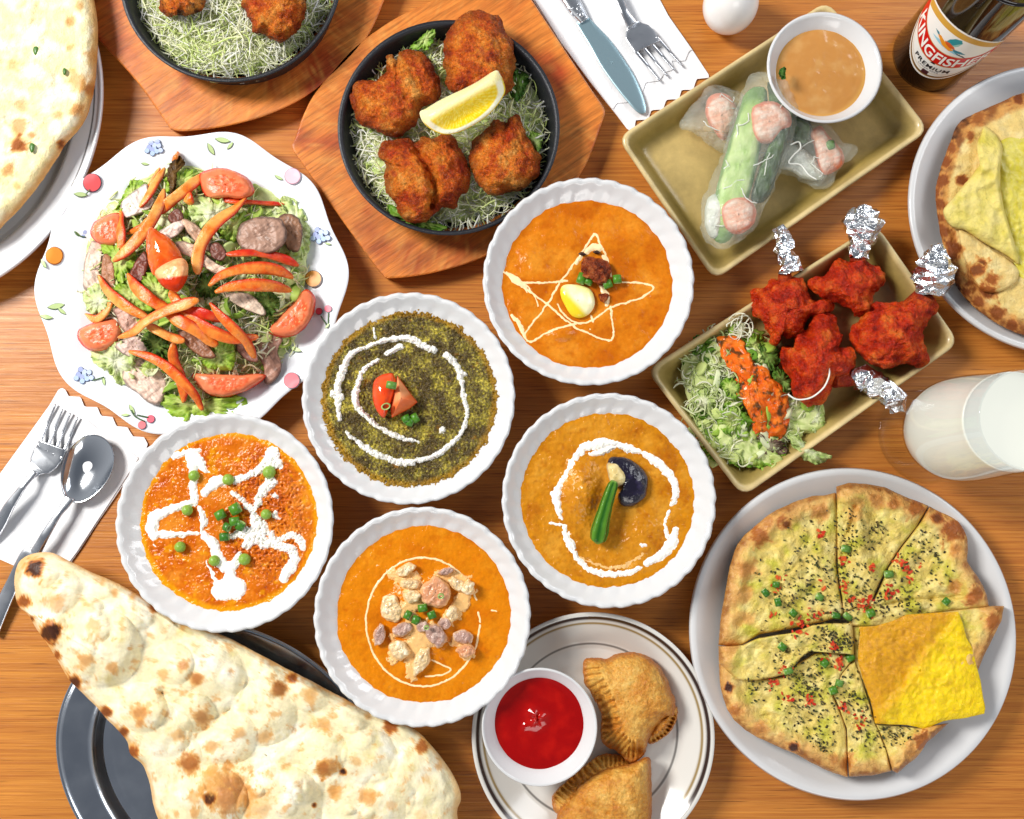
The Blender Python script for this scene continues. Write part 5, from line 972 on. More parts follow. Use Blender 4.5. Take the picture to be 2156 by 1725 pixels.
def naz(D, s):
    return bub_s * bump(D + 5 * np.stack([f2(D, 40, 2, 3), f2(D, 40, 2, 4)], 1), bub) + .0040 * f2(D, 80, 3, 5) + .0007 * f2(D, 20, 3, 6) + .003 * np.exp(-((s - .93) / .04) ** 2) * (1 + f2(D, 20, 2, 9))
tst = q7s([(215, 200, 85, 1.75), (150, 410, 50, 1.1), (300, 590, 95, 1.75), (190, 510, 30, 1.3), (340, 735, 34, 1.1), (450, 890, 60, 1.4), (340, 410, 80, .45), (560, 450, 40, .3), (570, 545, 60, .5), (520, 760, 60, .6), (680, 810, 50, .6), (695, 350, 34, .6), (800, 375, 28, .5), (935, 450, 40, .9), (1110, 800, 50, .7), (1190, 870, 55, .8), (1775, 870, 50, 1.2), (1690, 930, 70, .8), (1880, 970, 75, .5), (990, 850, 45, .5), (850, 1080, 70, .7),
    (850, 1140, 40, .7), (640, 1075, 55, 1.2), (745, 1200, 50, 1.2), (790, 1320, 55, 1.1), (1225, 1110, 75, .7), (1080, 1220, 60, .45), (1150, 1390, 90, .85), (1380, 1560, 190, .75), (1270, 1600, 60, 1.4), (1280, 1500, 90, .5), (1550, 1640, 150, .4), (1980, 1410, 80, .8), (2085, 1435, 26, 1.5), (1905, 1640, 22, 1.3), (1170, 1600, 50, .5), (1180, 1690, 40, .6), (1280, 1290, 60, .5), (1450, 1200, 50, .5), (1600, 1230, 55, .45), (1960, 1150, 60, .5), (1660, 770, 50, .5), (1640, 1440, 60, .3), (2040, 1560, 60, .5), (900, 1030, 30, .5), (430, 560, 30, .3), (1290, 1420, 50, .5), (1370, 1420, 40, .5)]) \
    + q8s([(430, 1160, 60, 1.0), (625, 1290, 55, .9), (720, 1400, 30, .5), (20, 1420, 70, .8), (140, 1435, 26, 1.5), (290, 1590, 80, .6), (430, 1640, 50, .35), (80, 1560, 50, .6), (650, 1480, 40, .3), (220, 1370, 40, .4), (350, 1060, 30, .4), (540, 1330, 40, .3), (620, 1700, 60, .3)])
def nac(D, s, n, V):
    a = f2(D, 60, 4, 7); c_ = mix(L((236, 224, 182)), L((248, 244, 224)), ss(-.2, .5, a)); c_ = mix(c_, L((220, 204, 132)), .7 * ss(.15, .55, f2(D, 34, 4, 8))); c_ = mix(c_, L((216, 166, 98)), .75 * ss(.955, .99, s + .02 * f2(D, 14, 3, 10)) )
    c_ = mix(c_, L((218, 160, 84)), .75 * ss(.12, .42, f2(D, 24, 5, 12) + .25 * f2(D, 5, 3, 13))); return spots(c_, D, tst)
tag(blob('naan', BIGN, .027, .009, NAAN, nac, n=250, m=440, p=9, q=.6, amp=.0006, freq=90, extra=naz, tuck=.95, under=.3, cen=(560, 1590)), 'large teardrop naan with browned bubbles at the lower left', 'flat bread')
# left top naan
LN = [(150, -120), (186, -60), (198, 0), (206, 60), (204, 140), (195, 205), (176, 260), (138, 305), (128, 322), (100, 365), (60, 420), (20, 462), (-30, 500), (-200, 560), (-400, 400), (-420, 60), (-260, -200), (0, -220)]
tl = [(*Q(1, (x, y)), r * .3472, k) for x, y, r, k in [(110, 770, 70, .6), (110, 880, 60, 1.0), (50, 1030, 45, .6), (420, 130, 40, .6), (480, 40, 36, .5), (570, 340, 60, .6), (540, 540, 60, .8), (470, 660, 50, .7), (370, 880, 40, 1.2), (420, 290, 28, .5), (470, 490, 80, .5), (350, 700, 40, .5), (110, 1130, 36, .5), (80, 400, 50, .4), (130, 640, 60, .4), (190, 820, 30, .6), (300, 450, 40, .2)]]
def lnz(D, s): return .0030 * f2(D, 45, 4, 25) + .0014 * f2(D, 14, 3, 26) + .004 * np.exp(-((s - .92) / .05) ** 2)
def lnc(D, s, n, V):
    c_ = mix(L((240, 224, 168)), L((252, 246, 216)), ss(-.25, .4, f2(D, 30, 4, 27))); c_ = mix(c_, L((210, 150, 74)), .85 * ss(.93, .985, s + .02 * f2(D, 20, 3, 28))); return spots(mix(c_, L((226, 196, 100)), .5 * ss(.2, .6, f2(D, 20, 4, 29))), D, tl)
tag(blob('cheese_naan', LN, .024, .014, DOUGH, lnc, n=90, m=300, p=9, q=.6, amp=.0008, freq=120, extra=lnz, tuck=.95, under=.35), 'pale flat bread cut off by the left edge, flecked with herbs', 'flat bread')
for i, (p, r, l) in enumerate([((215, 305), 30, 'dark green onion bit highest on the left flat bread'), ((390, 435), 22, 'small green herb bit nearest the right rim of the left flat bread'), ((192, 897), 30, 'fresh green leaf bit beside the brown patch of the left flat bread')]):
    P = Q(1, [(p[0] - r * .5, p[1]), (p[0] - r * .2, p[1] - r), (p[0] + r * .6, p[1] - r * .6), (p[0] + r * .4, p[1] + r * .6), (p[0] - r * .1, p[1] + r)])
    tag(blob('herb_piece', P, .0375, .0022, M('herb_green', (70, 116, 44), .35, var=(500, .3)), None, n=10, m=30), l, 'herb')
# steel trays
def ellipse_tray(cen, a, b, rot, zr, label, group, mat=None, name='steel_tray', cat='tray'):
    t = radians(rot); m = 220; T = np.arange(m) / m * 2 * pi
    def ring(k, z):
        P = np.stack([cen[0] + k * a * np.cos(T) * cos(t) - k * b * np.sin(T) * sin(t), cen[1] + k * a * np.cos(T) * sin(t) + k * b * np.sin(T) * cos(t)], 1); return W(P, zr)[:, :2], z
    cw = W(cen, zr)[:2]; rows = []
    prk = []
    for k, z in resample(np.array([(.55, 0), (.62, 0), (.7, .003), (.97, zr - .0035), (1, zr - .002), (1.003, zr - .001), (1, zr), (.99, zr + .0003), (.978, zr - .0006), (.97, zr - .002), (.955, zr - .0022), (.85, zr - .004), (.82, zr - .005), (.79, zr - .009), (.76, .0055), (.70, .0045), (.55, .004), (.3, .004), (.01, .004)]), 160, False, True):
        prk.append(k); P, _ = ring(k, z); rows.append(np.c_[P, np.full(m, z)])
    V = np.vstack(rows); F = gridf(len(rows), m)[:, ::-1].tolist(); F.append(list(range(m))); F.append(list(range((len(rows) - 1) * m, len(rows) * m))[::-1])
    F = [f[::-1] for f in F]; col = None
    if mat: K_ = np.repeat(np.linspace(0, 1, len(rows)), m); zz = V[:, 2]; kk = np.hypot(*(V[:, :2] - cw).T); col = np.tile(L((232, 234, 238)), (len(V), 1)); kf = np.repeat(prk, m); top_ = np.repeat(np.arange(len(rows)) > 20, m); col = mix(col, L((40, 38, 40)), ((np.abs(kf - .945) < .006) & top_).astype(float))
    return tag(mesh(name, V, F, mat or STEEL, None, col), label, cat, group)
ellipse_tray((470, 1625), 372, 300, 32, .021, 'oval steel tray under the large teardrop naan', None)
ellipse_tray((-130, 250), 330, 400, 27, .021, 'oval steel plate, window reflection painted white, with a dark rim line, under the left flat bread', None, PRINT, 'oval_plate', 'plate')  # steel plate: the reflected window is painted in as white colour

# herb bread slices
def q9s(l): return [(*Q(9, (x, y)), r * .4357, k) for x, y, r, k in l]
BC = Q(9, (890, 800)); OUT9 = resample(Q(9, [(245, 880), (255, 760), (275, 640), (300, 500), (335, 400), (420, 310), (520, 235), (690, 170), (810, 120), (960, 108), (1150, 175), (1320, 250), (1400, 290), (1442, 370), (1445, 480), (1490, 550), (1535, 640), (1600, 720), (1600, 780), (1550, 880), (1500, 990), (1420, 1200), (1250, 1350), (1110, 1500), (980, 1510), (868, 1522), (750, 1480), (620, 1410), (500, 1360), (370, 1290), (290, 1200), (252, 1080), (246, 970)]), 120)
bsp = q9s([(550, 290, 50, .9), (570, 300, 30, 1.2), (440, 350, 70, .9), (730, 240, 60, .7), (370, 520, 70, .7), (360, 640, 70, .6), (340, 760, 60, .5), (290, 1090, 34, 1.6), (600, 1380, 40, 1.5), (290, 900, 50, .6), (900, 250, 55, .5), (1010, 180, 55, .7), (1090, 200, 45, .8), (1380, 330, 80, 1.0), (1300, 270, 40, 1.2), (1390, 420, 50, .7), (1380, 600, 45, .7), (1480, 650, 60, .9), (1570, 780, 60, .9), (860, 1460, 60, .8), (800, 1440, 40, .7), (1180, 1400, 60, .6), (1230, 1350, 60, .9), (440, 1290, 60, .7), (320, 1200, 50, .8), (390, 760, 40, .4), (1190, 220, 60, .9), (480, 290, 50, .7), (920, 200, 40, .5)])
def bc_(seed):
    def f(D, s, n, V):
        e = np.min(np.hypot(D[:, None, 0] - OUT9[None, :, 0], D[:, None, 1] - OUT9[None, :, 1]), 1)
        c_ = mix(L((226, 200, 106)), L((240, 222, 146)), ss(-.2, .5, f2(D, 30, 4, 41))); c_ = mix(c_, L((196, 190, 60)), .9 * ss(-.1, .35, f2(D, 45, 4, 42)) * ss(10, 50, e)); c_ = mix(c_, L((218, 164, 92)), ss(48, 8, e + 26 * f2(D, 26, 3, 43)) * .95); c_ = mix(c_, L((146, 84, 32)), ss(16, 2, e + 16 * f2(D, 20, 3, 44)) * .9)
        c_ = mix(c_, L((188, 134, 60)), .45 * ss(.93, .99, s)); return spots(c_, D, bsp)
    return f
BREADG = M('buttered_bread', None, .26, spec=.4, bump=(600, .0008, 5), bump2=(140, .0022, 4), var=(220, .12), sss=.06)
def slice_(P, z0, h, label, seed, extra=None, cen=None):
    ex = lambda D, s: .0058 * f2(D, 52, 3, seed) + .0024 * f2(D, 20, 3, seed + 1) + .0010 * f2(D, 9, 3, seed + 2) + .006 * ss(50, 22, np.min(np.hypot(D[:, None, 0] - OUT9[None, :, 0], D[:, None, 1] - OUT9[None, :, 1]), 1)) + (extra(D) if extra else 0)
    P = np.array(P, float); P = P.mean(0) + (P - P.mean(0)) * 1.014
    return tag(blob('bread_slice', Q(9, P), z0, h, BREADG, bc_(seed), n=56, m=200, p=30, q=.5, amp=.0005, freq=110, extra=ex, sharp=True, tuck=.99, under=.7, cen=cen), label, 'bread', 'slices of the herb topped flat bread')
slice_([(245, 880), (250, 820), (255, 760), (275, 640), (300, 500), (322, 430), (335, 400), (372, 352), (420, 310), (470, 270), (520, 235), (600, 200), (690, 168), (750, 165), (806, 152), (808, 220), (812, 300), (812, 400), (808, 500), (820, 600), (838, 700), (842, 735), (760, 765), (600, 800), (440, 828), (360, 878), (290, 886)], .0215, .012, 'herb bread slice at the upper left, largest and yellowish', 51)
slice_([(814, 122), (870, 104), (960, 108), (1050, 125), (1110, 155), (1150, 172), (1210, 195), (1256, 214), (1200, 308), (1150, 372), (1120, 408), (1060, 505), (1020, 580), (975, 690), (850, 722), (832, 600), (820, 500), (816, 400)], .0215, .012, 'herb bread slice at the top with a long ridge', 53, extra=lambda D: .006 * np.exp(-(dseg(D, Q(9, [(890, 180), (930, 420), (1000, 600)]))[0] / 22) ** 2) - .004 * np.exp(-(dseg(D, Q(9, [(900, 220), (880, 330)]))[0] / 7) ** 2))
slice_([(1262, 217), (1320, 248), (1360, 266), (1400, 290), (1425, 330), (1442, 370), (1445, 430), (1442, 480), (1465, 520), (1490, 550), (1520, 600), (1535, 640), (1545, 697), (1400, 712), (1200, 742), (1100, 785), (960, 795), (892, 790), (852, 728), (985, 690), (1065, 510), (1130, 410), (1205, 312)], .0215, .012, 'herb bread slice at the upper right with a browned corner', 55, extra=lambda D: -.003 * np.exp(-(dseg(D, Q(9, [(960, 710), (1150, 670), (1350, 655), (1530, 640)]))[0] / 5) ** 2))
slice_([(892, 798), (1000, 790), (1150, 745), (1400, 714), (1500, 700), (1618, 698), (1605, 770), (1575, 830), (1550, 880), (1520, 940), (1500, 990), (1400, 1200), (1300, 1240), (1000, 1255), (980, 1150), (900, 960)], .0215, .012, 'herb bread slice on the right with yellow cheese folded back over it', 57)
slice_([(1003, 1268), (1100, 1275), (1200, 1283), (1290, 1270), (1352, 1262), (1300, 1310), (1250, 1352), (1220, 1400), (1195, 1430), (1150, 1465), (1106, 1502), (1080, 1488), (1062, 1420), (1036, 1340)], .0215, .012, 'smallest herb bread slice below the yellow cheese', 59)
slice_([(795, 1122), (840, 1020), (900, 955), (938, 1060), (975, 1180), (1000, 1265), (1032, 1345), (1055, 1400), (1076, 1490), (1030, 1502), (980, 1512), (920, 1516), (872, 1518), (866, 1400), (862, 1290), (822, 1180)], .0215, .012, 'narrow herb bread slice at the bottom centre', 61)
slice_([(560, 1040), (620, 980), (700, 930), (800, 910), (893, 950), (838, 1020), (790, 1122), (820, 1190), (856, 1290), (860, 1400), (864, 1521), (800, 1500), (750, 1480), (680, 1445), (620, 1410), (560, 1388), (500, 1360), (430, 1328), (370, 1290), (325, 1250), (290, 1200), (268, 1140), (254, 1080), (247, 975), (330, 1040), (450, 1050)], .0215, .012, 'herb bread slice at the lower left, thick with dried herbs', 63)
slice_([(247, 890), (300, 890), (360, 886), (440, 850), (520, 838), (600, 825), (700, 788), (800, 780), (884, 780), (890, 860), (891, 932), (850, 900), (800, 892), (740, 895), (690, 908), (640, 945), (610, 980), (570, 1022), (500, 1040), (430, 1052), (380, 1056), (330, 1050), (290, 1010), (248, 970)], .0255, .0135, 'herb bread slice at the left centre, folded up over its neighbour', 65)
# filling under and cheese
def chc(D, s, n, V):
    g = ss(-26, 26, 24 * f2(D, 20, 3, 78) + (D[:, 0] - Q(9, (1200, 1000))[0]) * .8 + (D[:, 1] - Q(9, (1200, 1000))[1]) * .55)
    c_ = mix(mix(L((222, 160, 14)), L((196, 132, 20)), ss(-.2, .5, f2(D, 12, 4, 71))), mix(L((250, 214, 10)), L((230, 186, 10)), ss(-.1, .5, f2(D, 16, 4, 72))), g); return mix(c_, L((150, 96, 40)), .5 * ss(.55, .7, f2(D, 3, 2, 73)))
CH = Q(9, [(918, 880), (925, 830), (920, 795), (1000, 792), (1080, 770), (1150, 738), (1290, 728), (1402, 724), (1422, 780), (1440, 850), (1470, 900), (1490, 990), (1510, 1060), (1520, 1130), (1532, 1192), (1527, 1216), (1440, 1235), (1330, 1252), (1290, 1268), (1242, 1292), (1200, 1280), (1150, 1270), (1070, 1268), (998, 1264), (985, 1180), (960, 1100), (940, 1050), (915, 960)])
def chz(D, s): 
    d = dseg(D, Q(9, [(1410, 760), (1290, 880), (1200, 990), (1140, 1110), (1060, 1200)]))[0]; sg = (D[:, 0] - Q(9, (1200, 990))[0]) * .78 + (D[:, 1] - Q(9, (1200, 990))[1]) * .62
    return .0010 * ss(-10, 10, sg) + .0022 * f2(D, 10, 4, 75) * ss(-8, 10, sg) * .7 + .0003 * f2(D, 6, 3, 79) + .0046 * f2(D, 44, 3, 76) + .0010 * np.exp(-(d / 9) ** 2)
tag(blob('melted_cheese', CH, .0355, .0034, M('melted_cheese_gloss', None, .2, bump=(420, .0012, 4), bump2=(120, .0016, 4), var=(300, .12), sss=.1), chc, n=70, m=240, p=12, q=.7, amp=.0004, freq=150, extra=chz, sharp=True, tuck=.97), 'bright yellow melted cheese flap folded over the herb bread', 'cheese')
# herbs and chilli sprinkled over the bread
def flakes(name, n, clus, zf, size, cols, label, seed, k=6):
    rs = np.random.RandomState(seed); VV = []; FF = []; CC = []; off = 0
    for i in range(n):
        c_ = clus[rs.randint(len(clus))]; p = np.array([c_[0] + rs.normal() * c_[2], c_[1] + rs.normal() * c_[2] * (c_[3] if len(c_) > 3 else 1)])
        if not inside([p], OUT9 + (BC - OUT9) * .08)[0] or inside([p], CH)[0] and rs.rand() < .93: continue
        a = rs.uniform(0, 2 * pi); r1 = rs.uniform(*size) * SC(p); r2 = r1 * rs.uniform(.35, .7); c0 = W(p, zf(p)); t = np.linspace(0, 2 * pi, k, endpoint=False) + a
        x = r1 * np.cos(t - a); y = r2 * np.sin(t - a); tl_ = rs.normal(0, .3)
        b = np.stack([c0[0] + x * cos(a) - y * sin(a), c0[1] + x * sin(a) + y * cos(a), c0[2] + x * tl_], 1)
        VV += [b, b + [0, 0, .0009]]; FF += [[off + j, off + (j + 1) % k, off + k + (j + 1) % k, off + k + j] for j in range(k)] + [[off + k + j for j in range(k)]]; off += 2 * k; CC.append(np.tile(L(cols[rs.randint(len(cols))]), (2 * k, 1)))
    return tag(mesh(name, np.vstack(VV), FF, FLAKE, None, np.vstack(CC), smooth=False), label, 'herbs' if 'herb' in name else 'chilli', None, 'stuff')
BVH = {}
def surf(objs):
    from mathutils.bvhtree import BVHTree
    from mathutils import Vector
    tr = []
    for o in objs:
        me = o.data; off = np.array(o.location); vs = np.zeros(len(me.vertices) * 3); me.vertices.foreach_get('co', vs); vs = vs.reshape(-1, 3) + off
        tr.append(BVHTree.FromPolygons([Vector(v) for v in vs], [list(p.vertices) for p in me.polygons]))
    camp = Vector((0, CAM_Y, CAM_H))
    def f(p, dflt=.034):
        a = Vector(W(p, .0)); best = None
        for t in tr:
            r = t.ray_cast(camp, (a - camp).normalized())
            if r[0] is not None and (best is None or r[0].z > best): best = r[0].z
        return (best if best is not None else dflt)
    return f
bs = [o for o in C.objects if o.name.startswith('bread_slice') or o.name.startswith('melted_cheese')]
zbf = surf(bs)
cl9 = [(*Q(9, (x, y)), r * .4357) for x, y, r in [(640, 640, 70), (740, 560, 60), (600, 560, 90), (820, 520, 60), (900, 500, 60), (760, 700, 60), (560, 700, 80), (950, 620, 60), (1100, 620, 70), (1150, 540, 60), (1050, 700, 70), (1200, 690, 60), (900, 720, 50), (700, 840, 60), (800, 830, 60), (860, 880, 40), (760, 880, 50), (650, 1000, 60), (640, 1060, 50), (620, 1120, 60), (700, 1080, 60), (760, 1180, 70), (640, 1230, 60), (700, 1320, 60), (740, 1370, 50), (880, 1060, 60), (900, 1150, 50), (950, 1250, 50), (960, 1340, 50), (1060, 1310, 40), (1120, 1310, 40), (560, 930, 60), (440, 1080, 50), (870, 300, 50), (860, 400, 50), (1230, 400, 60), (1300, 480, 60), (680, 400, 70), (1000, 350, 60)]]
flakes('dried_herbs', 1450, [(x, y, r * .8) for x, y, r in cl9], lambda p: zbf(p) + .0001, (.9, 3.6), [(56, 58, 28), (44, 40, 22), (84, 88, 40), (70, 56, 28)], 'dark dried herb flakes scattered over the sliced bread', 5, k=5)
clr = [(*Q(9, (x, y)), r * .4357) for x, y, r in [(750, 345, 14), (540, 590, 26), (640, 820, 22), (640, 770, 30), (720, 740, 22), (740, 590, 20), (930, 700, 26), (910, 660, 20), (1150, 510, 26), (1160, 540, 20), (1110, 470, 16), (1080, 620, 20), (860, 600, 14), (840, 470, 14), (985, 510, 12), (560, 1000, 20), (490, 1070, 24), (780, 960, 24), (830, 970, 20), (570, 1140, 14), (680, 1150, 18), (930, 1250, 20), (840, 1180, 14), (800, 885, 12), (500, 740, 20), (980, 660, 12), (400, 1270, 8)]]
flakes('chilli_flakes', 260, clr, lambda p: zbf(p) + .0002, (2.0, 5.5), [(206, 62, 24), (222, 96, 40), (190, 40, 20)], 'red chilli and tomato bits scattered over the sliced bread', 6)
for i, (p, l) in enumerate([((852, 418), 'at the top of the upper bread slice'), ((465, 630), 'farthest left on the upper left slice'), ((515, 590), 'next to a red bit on the upper left slice'), ((725, 650), 'in the middle of the upper left slice'), ((598, 727), 'low on the upper left slice'), ((805, 740), 'near the centre point of the sliced bread'), ((860, 745), 'on the cut at the centre of the bread'), ((970, 728), 'left on the upper right slice'), ((1335, 672), 'far right on the upper right slice'),
                           ((1058, 540), 'on the cut between the two top slices'), ((545, 890), 'on the folded left slice'), ((872, 942), 'at the right tip of the folded slice'), ((575, 1008), 'in the shadow under the folded slice'), ((750, 970), 'below the folded slice beside red bits'), ((790, 1100), 'upright in the lower middle of the bread'), ((820, 1065), 'slanting in the lower middle of the bread'), ((525, 675), 'dark, left of the middle of the upper left slice')]):
    D = Q(9, p); onion(D, zbf(D), 'spring onion bit ' + l, 7.5, 15, [80, 30, -20, 40, 20, 45, 10, 60][i % 8] + 7 * i, 90, group='spring onion bits on the herb bread', tone=0 if i % 3 else 1)

# folded bread at the right edge
RO = [(2000, 300), (2020, 258), (2060, 236), (2110, 214), (2156, 196), (2260, 186), (2360, 240), (2430, 380), (2420, 560), (2330, 690), (2240, 722), (2156, 706), (2100, 682), (2045, 642), (2008, 592), (1985, 515), (1972, 440), (1972, 385)]
rsp = [(*Q(3, (x, y)), r * .3472, k) for x, y, r, k in [(1660, 1100, 60, 1.5), (1640, 1230, 60, 1.6), (1680, 980, 50, 1.3), (1650, 1340, 50, 1.5), (1690, 1440, 60, 1.2), (1830, 830, 40, .9), (1780, 1090, 50, 1.0), (1720, 900, 50, .9), (1880, 720, 60, .8), (2120, 600, 50, 1.0), (1740, 1520, 60, .9), (1850, 1650, 70, 1.0), (1900, 1600, 50, 1.2), (1960, 1700, 60, 1.0), (1620, 1180, 40, 1.7)]] + [(*Q(6, (x, y)), r * .375, k) for x, y, r, k in [(1700, 300, 60, 1.3), (1760, 400, 70, 1.0), (1890, 520, 60, 1.2), (1850, 620, 60, 1.3), (1950, 640, 60, 1.0), (1900, 700, 50, 1.6), (2010, 760, 60, 1.4), (2090, 830, 50, 1.3), (1830, 640, 40, 1.8)]]
rsp = [(x, y, r, .95 if k > 1.2 else k) for x, y, r, k in rsp]
def rc(D, s, n, V):
    c_ = mix(L((226, 196, 120)), L((236, 214, 150)), ss(-.2, .5, f2(D, 30, 4, 81))); c_ = mix(c_, L((206, 140, 66)), .8 * ss(.2, .6, ss(.80, 1, s) + .6 * f2(D, 26, 4, 82))); c_ = mix(c_, L((128, 66, 26)), .85 * ss(.88, .97, s + .16 * f2(D, 26, 4, 83))); c_ = mix(c_, L((50, 26, 16)), .9 * ss(.94, 1.02, s + .14 * f2(D, 18, 4, 86)) * ss(2120, 2020, D[:, 0])); return spots(c_, D, rsp, ((206, 140, 70), (136, 70, 26), (50, 24, 14)))
tag(blob('stuffed_bread', RO, .021, .012, DOUGH, rc, n=90, m=320, p=10, q=.6, amp=.0008, freq=120, extra=lambda D, s: .003 * f2(D, 40, 4, 84) + .0012 * f2(D, 12, 3, 85) + .003 * np.exp(-((s - .95) / .03) ** 2), tuck=.96), 'round bread with a charred rim cut off by the right edge', 'flat bread')
def oc(D, s, n, V): return mix(mix(L((200, 186, 60)), L((224, 210, 96)), ss(-.2, .4, f2(D, 26, 4, 86))), L((150, 130, 30)), .5 * ss(.2, .5, f2(D, 12, 4, 87)))
tag(blob('cheese_filling', [(2100, 300), (2156, 290), (2260, 300), (2300, 420), (2260, 560), (2160, 590), (2130, 540), (2110, 430), (2098, 360)], .031, .0045, M('oily_cheese', None, .2, bump=(240, .0012, 4), sss=.1), oc, n=50, m=140, p=8, amp=.001, freq=160, extra=lambda D, s: .003 * f2(D, 16, 4, 88)), 'oily yellow-green melted cheese filling at the right edge', 'cheese')
def flc(D, s, n, V): c_ = mix(L((232, 214, 130)), L((226, 208, 104)), ss(-.3, .5, f2(D, 30, 4, 89))); c_ = mix(c_, L((190, 176, 40)), .7 * ss(.05, .5, f2(D, 34, 4, 90))); return mix(c_, L((196, 150, 80)), .5 * ss(.96, 1, s))
FL = Q(3, [(1665, 1288), (1690, 1240), (1740, 1182), (1800, 1110), (1850, 1050), (1892, 985), (1880, 930), (1868, 880), (1890, 820), (1915, 765), (1980, 808), (2015, 860), (2026, 910), (2018, 980), (2012, 1060), (2020, 1180), (2060, 1350), (2100, 1480), (2126, 1600), (2060, 1560), (1960, 1500), (1900, 1465), (1800, 1400), (1745, 1388), (1700, 1360)])
tag(blob('folded_flap', FL, .033, .008, DOUGH, flc, n=60, m=240, p=10, q=.6, amp=.0006, freq=120, extra=lambda D, s: .005 * ss(0, 1, f2(D, 50, 3, 92) + .4) + .0030 * np.exp(-(dseg(D, Q(3, [(2015, 900), (2000, 1080), (2060, 1300), (2110, 1520)]))[0] / 9) ** 2), tuck=.96), 'soft yellowish flap of dough folded back on the right bread', 'flat bread')
tag(blob('folded_flap', Q(3, [(1760, 1395), (1830, 1420), (1940, 1495), (2050, 1562), (2110, 1620), (2124, 1670), (2095, 1722), (2000, 1770), (1900, 1760), (1830, 1660), (1780, 1520)]), .032, .006, DOUGH, lambda D, s, n, V: spots(mix(L((228, 196, 122)), L((236, 214, 150)), ss(-.3, .5, f2(D, 30, 4, 93))), D, rsp), n=40, m=160, p=10, q=.6, amp=.0006, freq=120, extra=lambda D, s: .002 * f2(D, 30, 3, 94)), 'lower rounded flap of dough with brown specks on the right bread', 'flat bread')

# ------------------------------------------------------------------ samosas
def samc(seed):
    def f(D, s, n, V):
        a = f2(D, 50, 4, seed); b = f2(D, 5, 3, seed + 1); c_ = ramp(a + .35 * b, [(-.5, (184, 104, 26)), (-.1, (214, 144, 50)), (.3, (232, 180, 86)), (.6, (242, 202, 120))]); return mix(c_, L((170, 88, 28)), .75 * ss(.86, .99, s + .08 * a))
    return f
SAM = M('samosa_crust', None, .3, bump=(900, .0008, 5), bump2=(330, .0012, 4), var=(500, .2))
def samosa(P, z0, h, label, seed, crimp, extra=None, par=None, zoff=0, name='samosa'):
    A = crimp[0]; 
    def ex(D, s):
        d, t = dseg(D, A); L_ = np.linalg.norm(np.diff(A, axis=0), axis=1).sum()
        z = -.5 * h * ss(crimp[1], 0, d) + .0022 * ss(crimp[1] + 4, crimp[1] - 6, d) * np.sin(t * L_ / crimp[2] * 2 * pi) + .0016 * f2(D, 40, 3, seed)
        return z + (extra(D) if extra else 0)
    return blob(name, Q(8, P), z0, h, SAM, samc(seed), parent=par, n=90, m=320, p=3.4, q=.6, amp=.0010, freq=260, octv=4, seed=seed, extra=ex, tuck=.92, under=.3)
s1 = thing('samosa', W(Q(8, (1850, 1000)), .0065), 'upper golden samosa with a crimped left edge', 'samosa', 'golden fried samosas')
samosa([(1595, 772), (1620, 750), (1680, 748), (1740, 750), (1790, 728), (1830, 718), (1900, 713), (1950, 722), (1990, 740), (2030, 772), (2060, 800), (2090, 850), (2110, 885), (2135, 960), (2155, 1000), (2150, 1090), (2100, 1112), (2060, 1150), (2030, 1190), (1992, 1250), (1970, 1330), (1925, 1372), (1892, 1388), (1850, 1368), (1800, 1312), (1720, 1272), (1702, 1200), (1705, 1100), (1685, 1040), (1662, 1000), (1630, 940), (1608, 910), (1596, 850)], .0065, .030, '', 101,
       (Q(8, [(1600, 800), (1615, 900), (1670, 1000), (1710, 1110), (1715, 1220), (1780, 1290), (1850, 1350), (1930, 1350)]), 36, 12.5), par=s1, name='pastry')
samosa([(2040, 1120), (2110, 1090), (2160, 1040), (2170, 1080), (2150, 1150), (2110, 1210), (2030, 1262), (1990, 1262), (2000, 1200)], .0065, .016, '', 103, (Q(8, [(2150, 1100), (2100, 1200), (2000, 1260)]), 10, 9), par=s1, name='under_fold')
s2 = thing('samosa', W(Q(8, (1750, 1600)), .0065), 'lower golden samosa cut off by the bottom edge', 'samosa', 'golden fried samosas')
samosa([(1408, 1592), (1440, 1545), (1500, 1490), (1560, 1440), (1620, 1390), (1700, 1335), (1780, 1330), (1840, 1345), (1880, 1390), (1850, 1460), (1700, 1500), (1580, 1580), (1500, 1660), (1450, 1700), (1415, 1660)], .0065, .018, '', 105, (Q(8, [(1420, 1620), (1520, 1480), (1700, 1345), (1850, 1350)]), 22, 12), par=s2, name='under_fold')
samosa([(1440, 1690), (1490, 1620), (1530, 1560), (1600, 1490), (1700, 1430), (1800, 1400), (1870, 1392), (1930, 1370), (1985, 1348), (2005, 1370), (2008, 1450), (2010, 1700), (1975, 1790), (1880, 1830), (1700, 1840), (1530, 1820), (1440, 1770)], .0085, .032, '', 107, (Q(8, [(1440, 1700), (1540, 1560)]), 12, 12), par=s2, name='pastry', extra=lambda D: -.002 * np.exp(-(dseg(D, Q(8, [(1550, 1590), (1650, 1640), (1740, 1690)]))[0] / 5) ** 2))

# ------------------------------------------------------------------ egg
c = W((1530, 43), 0); c = W((1523, 44), .0); V, F = lathe([(.0205 * sin(t) * (1 + .08 * cos(t)) + 1e-5, .026 * (1 - cos(t))) for t in np.linspace(pi, 0, 40)], c[0] , c[1], 0, 72)
tag(mesh('egg', V, F[:, ::-1], M('egg_shell', (240, 238, 236), .22, coat=.3)), 'smooth white egg standing on the table at the top edge', 'egg')

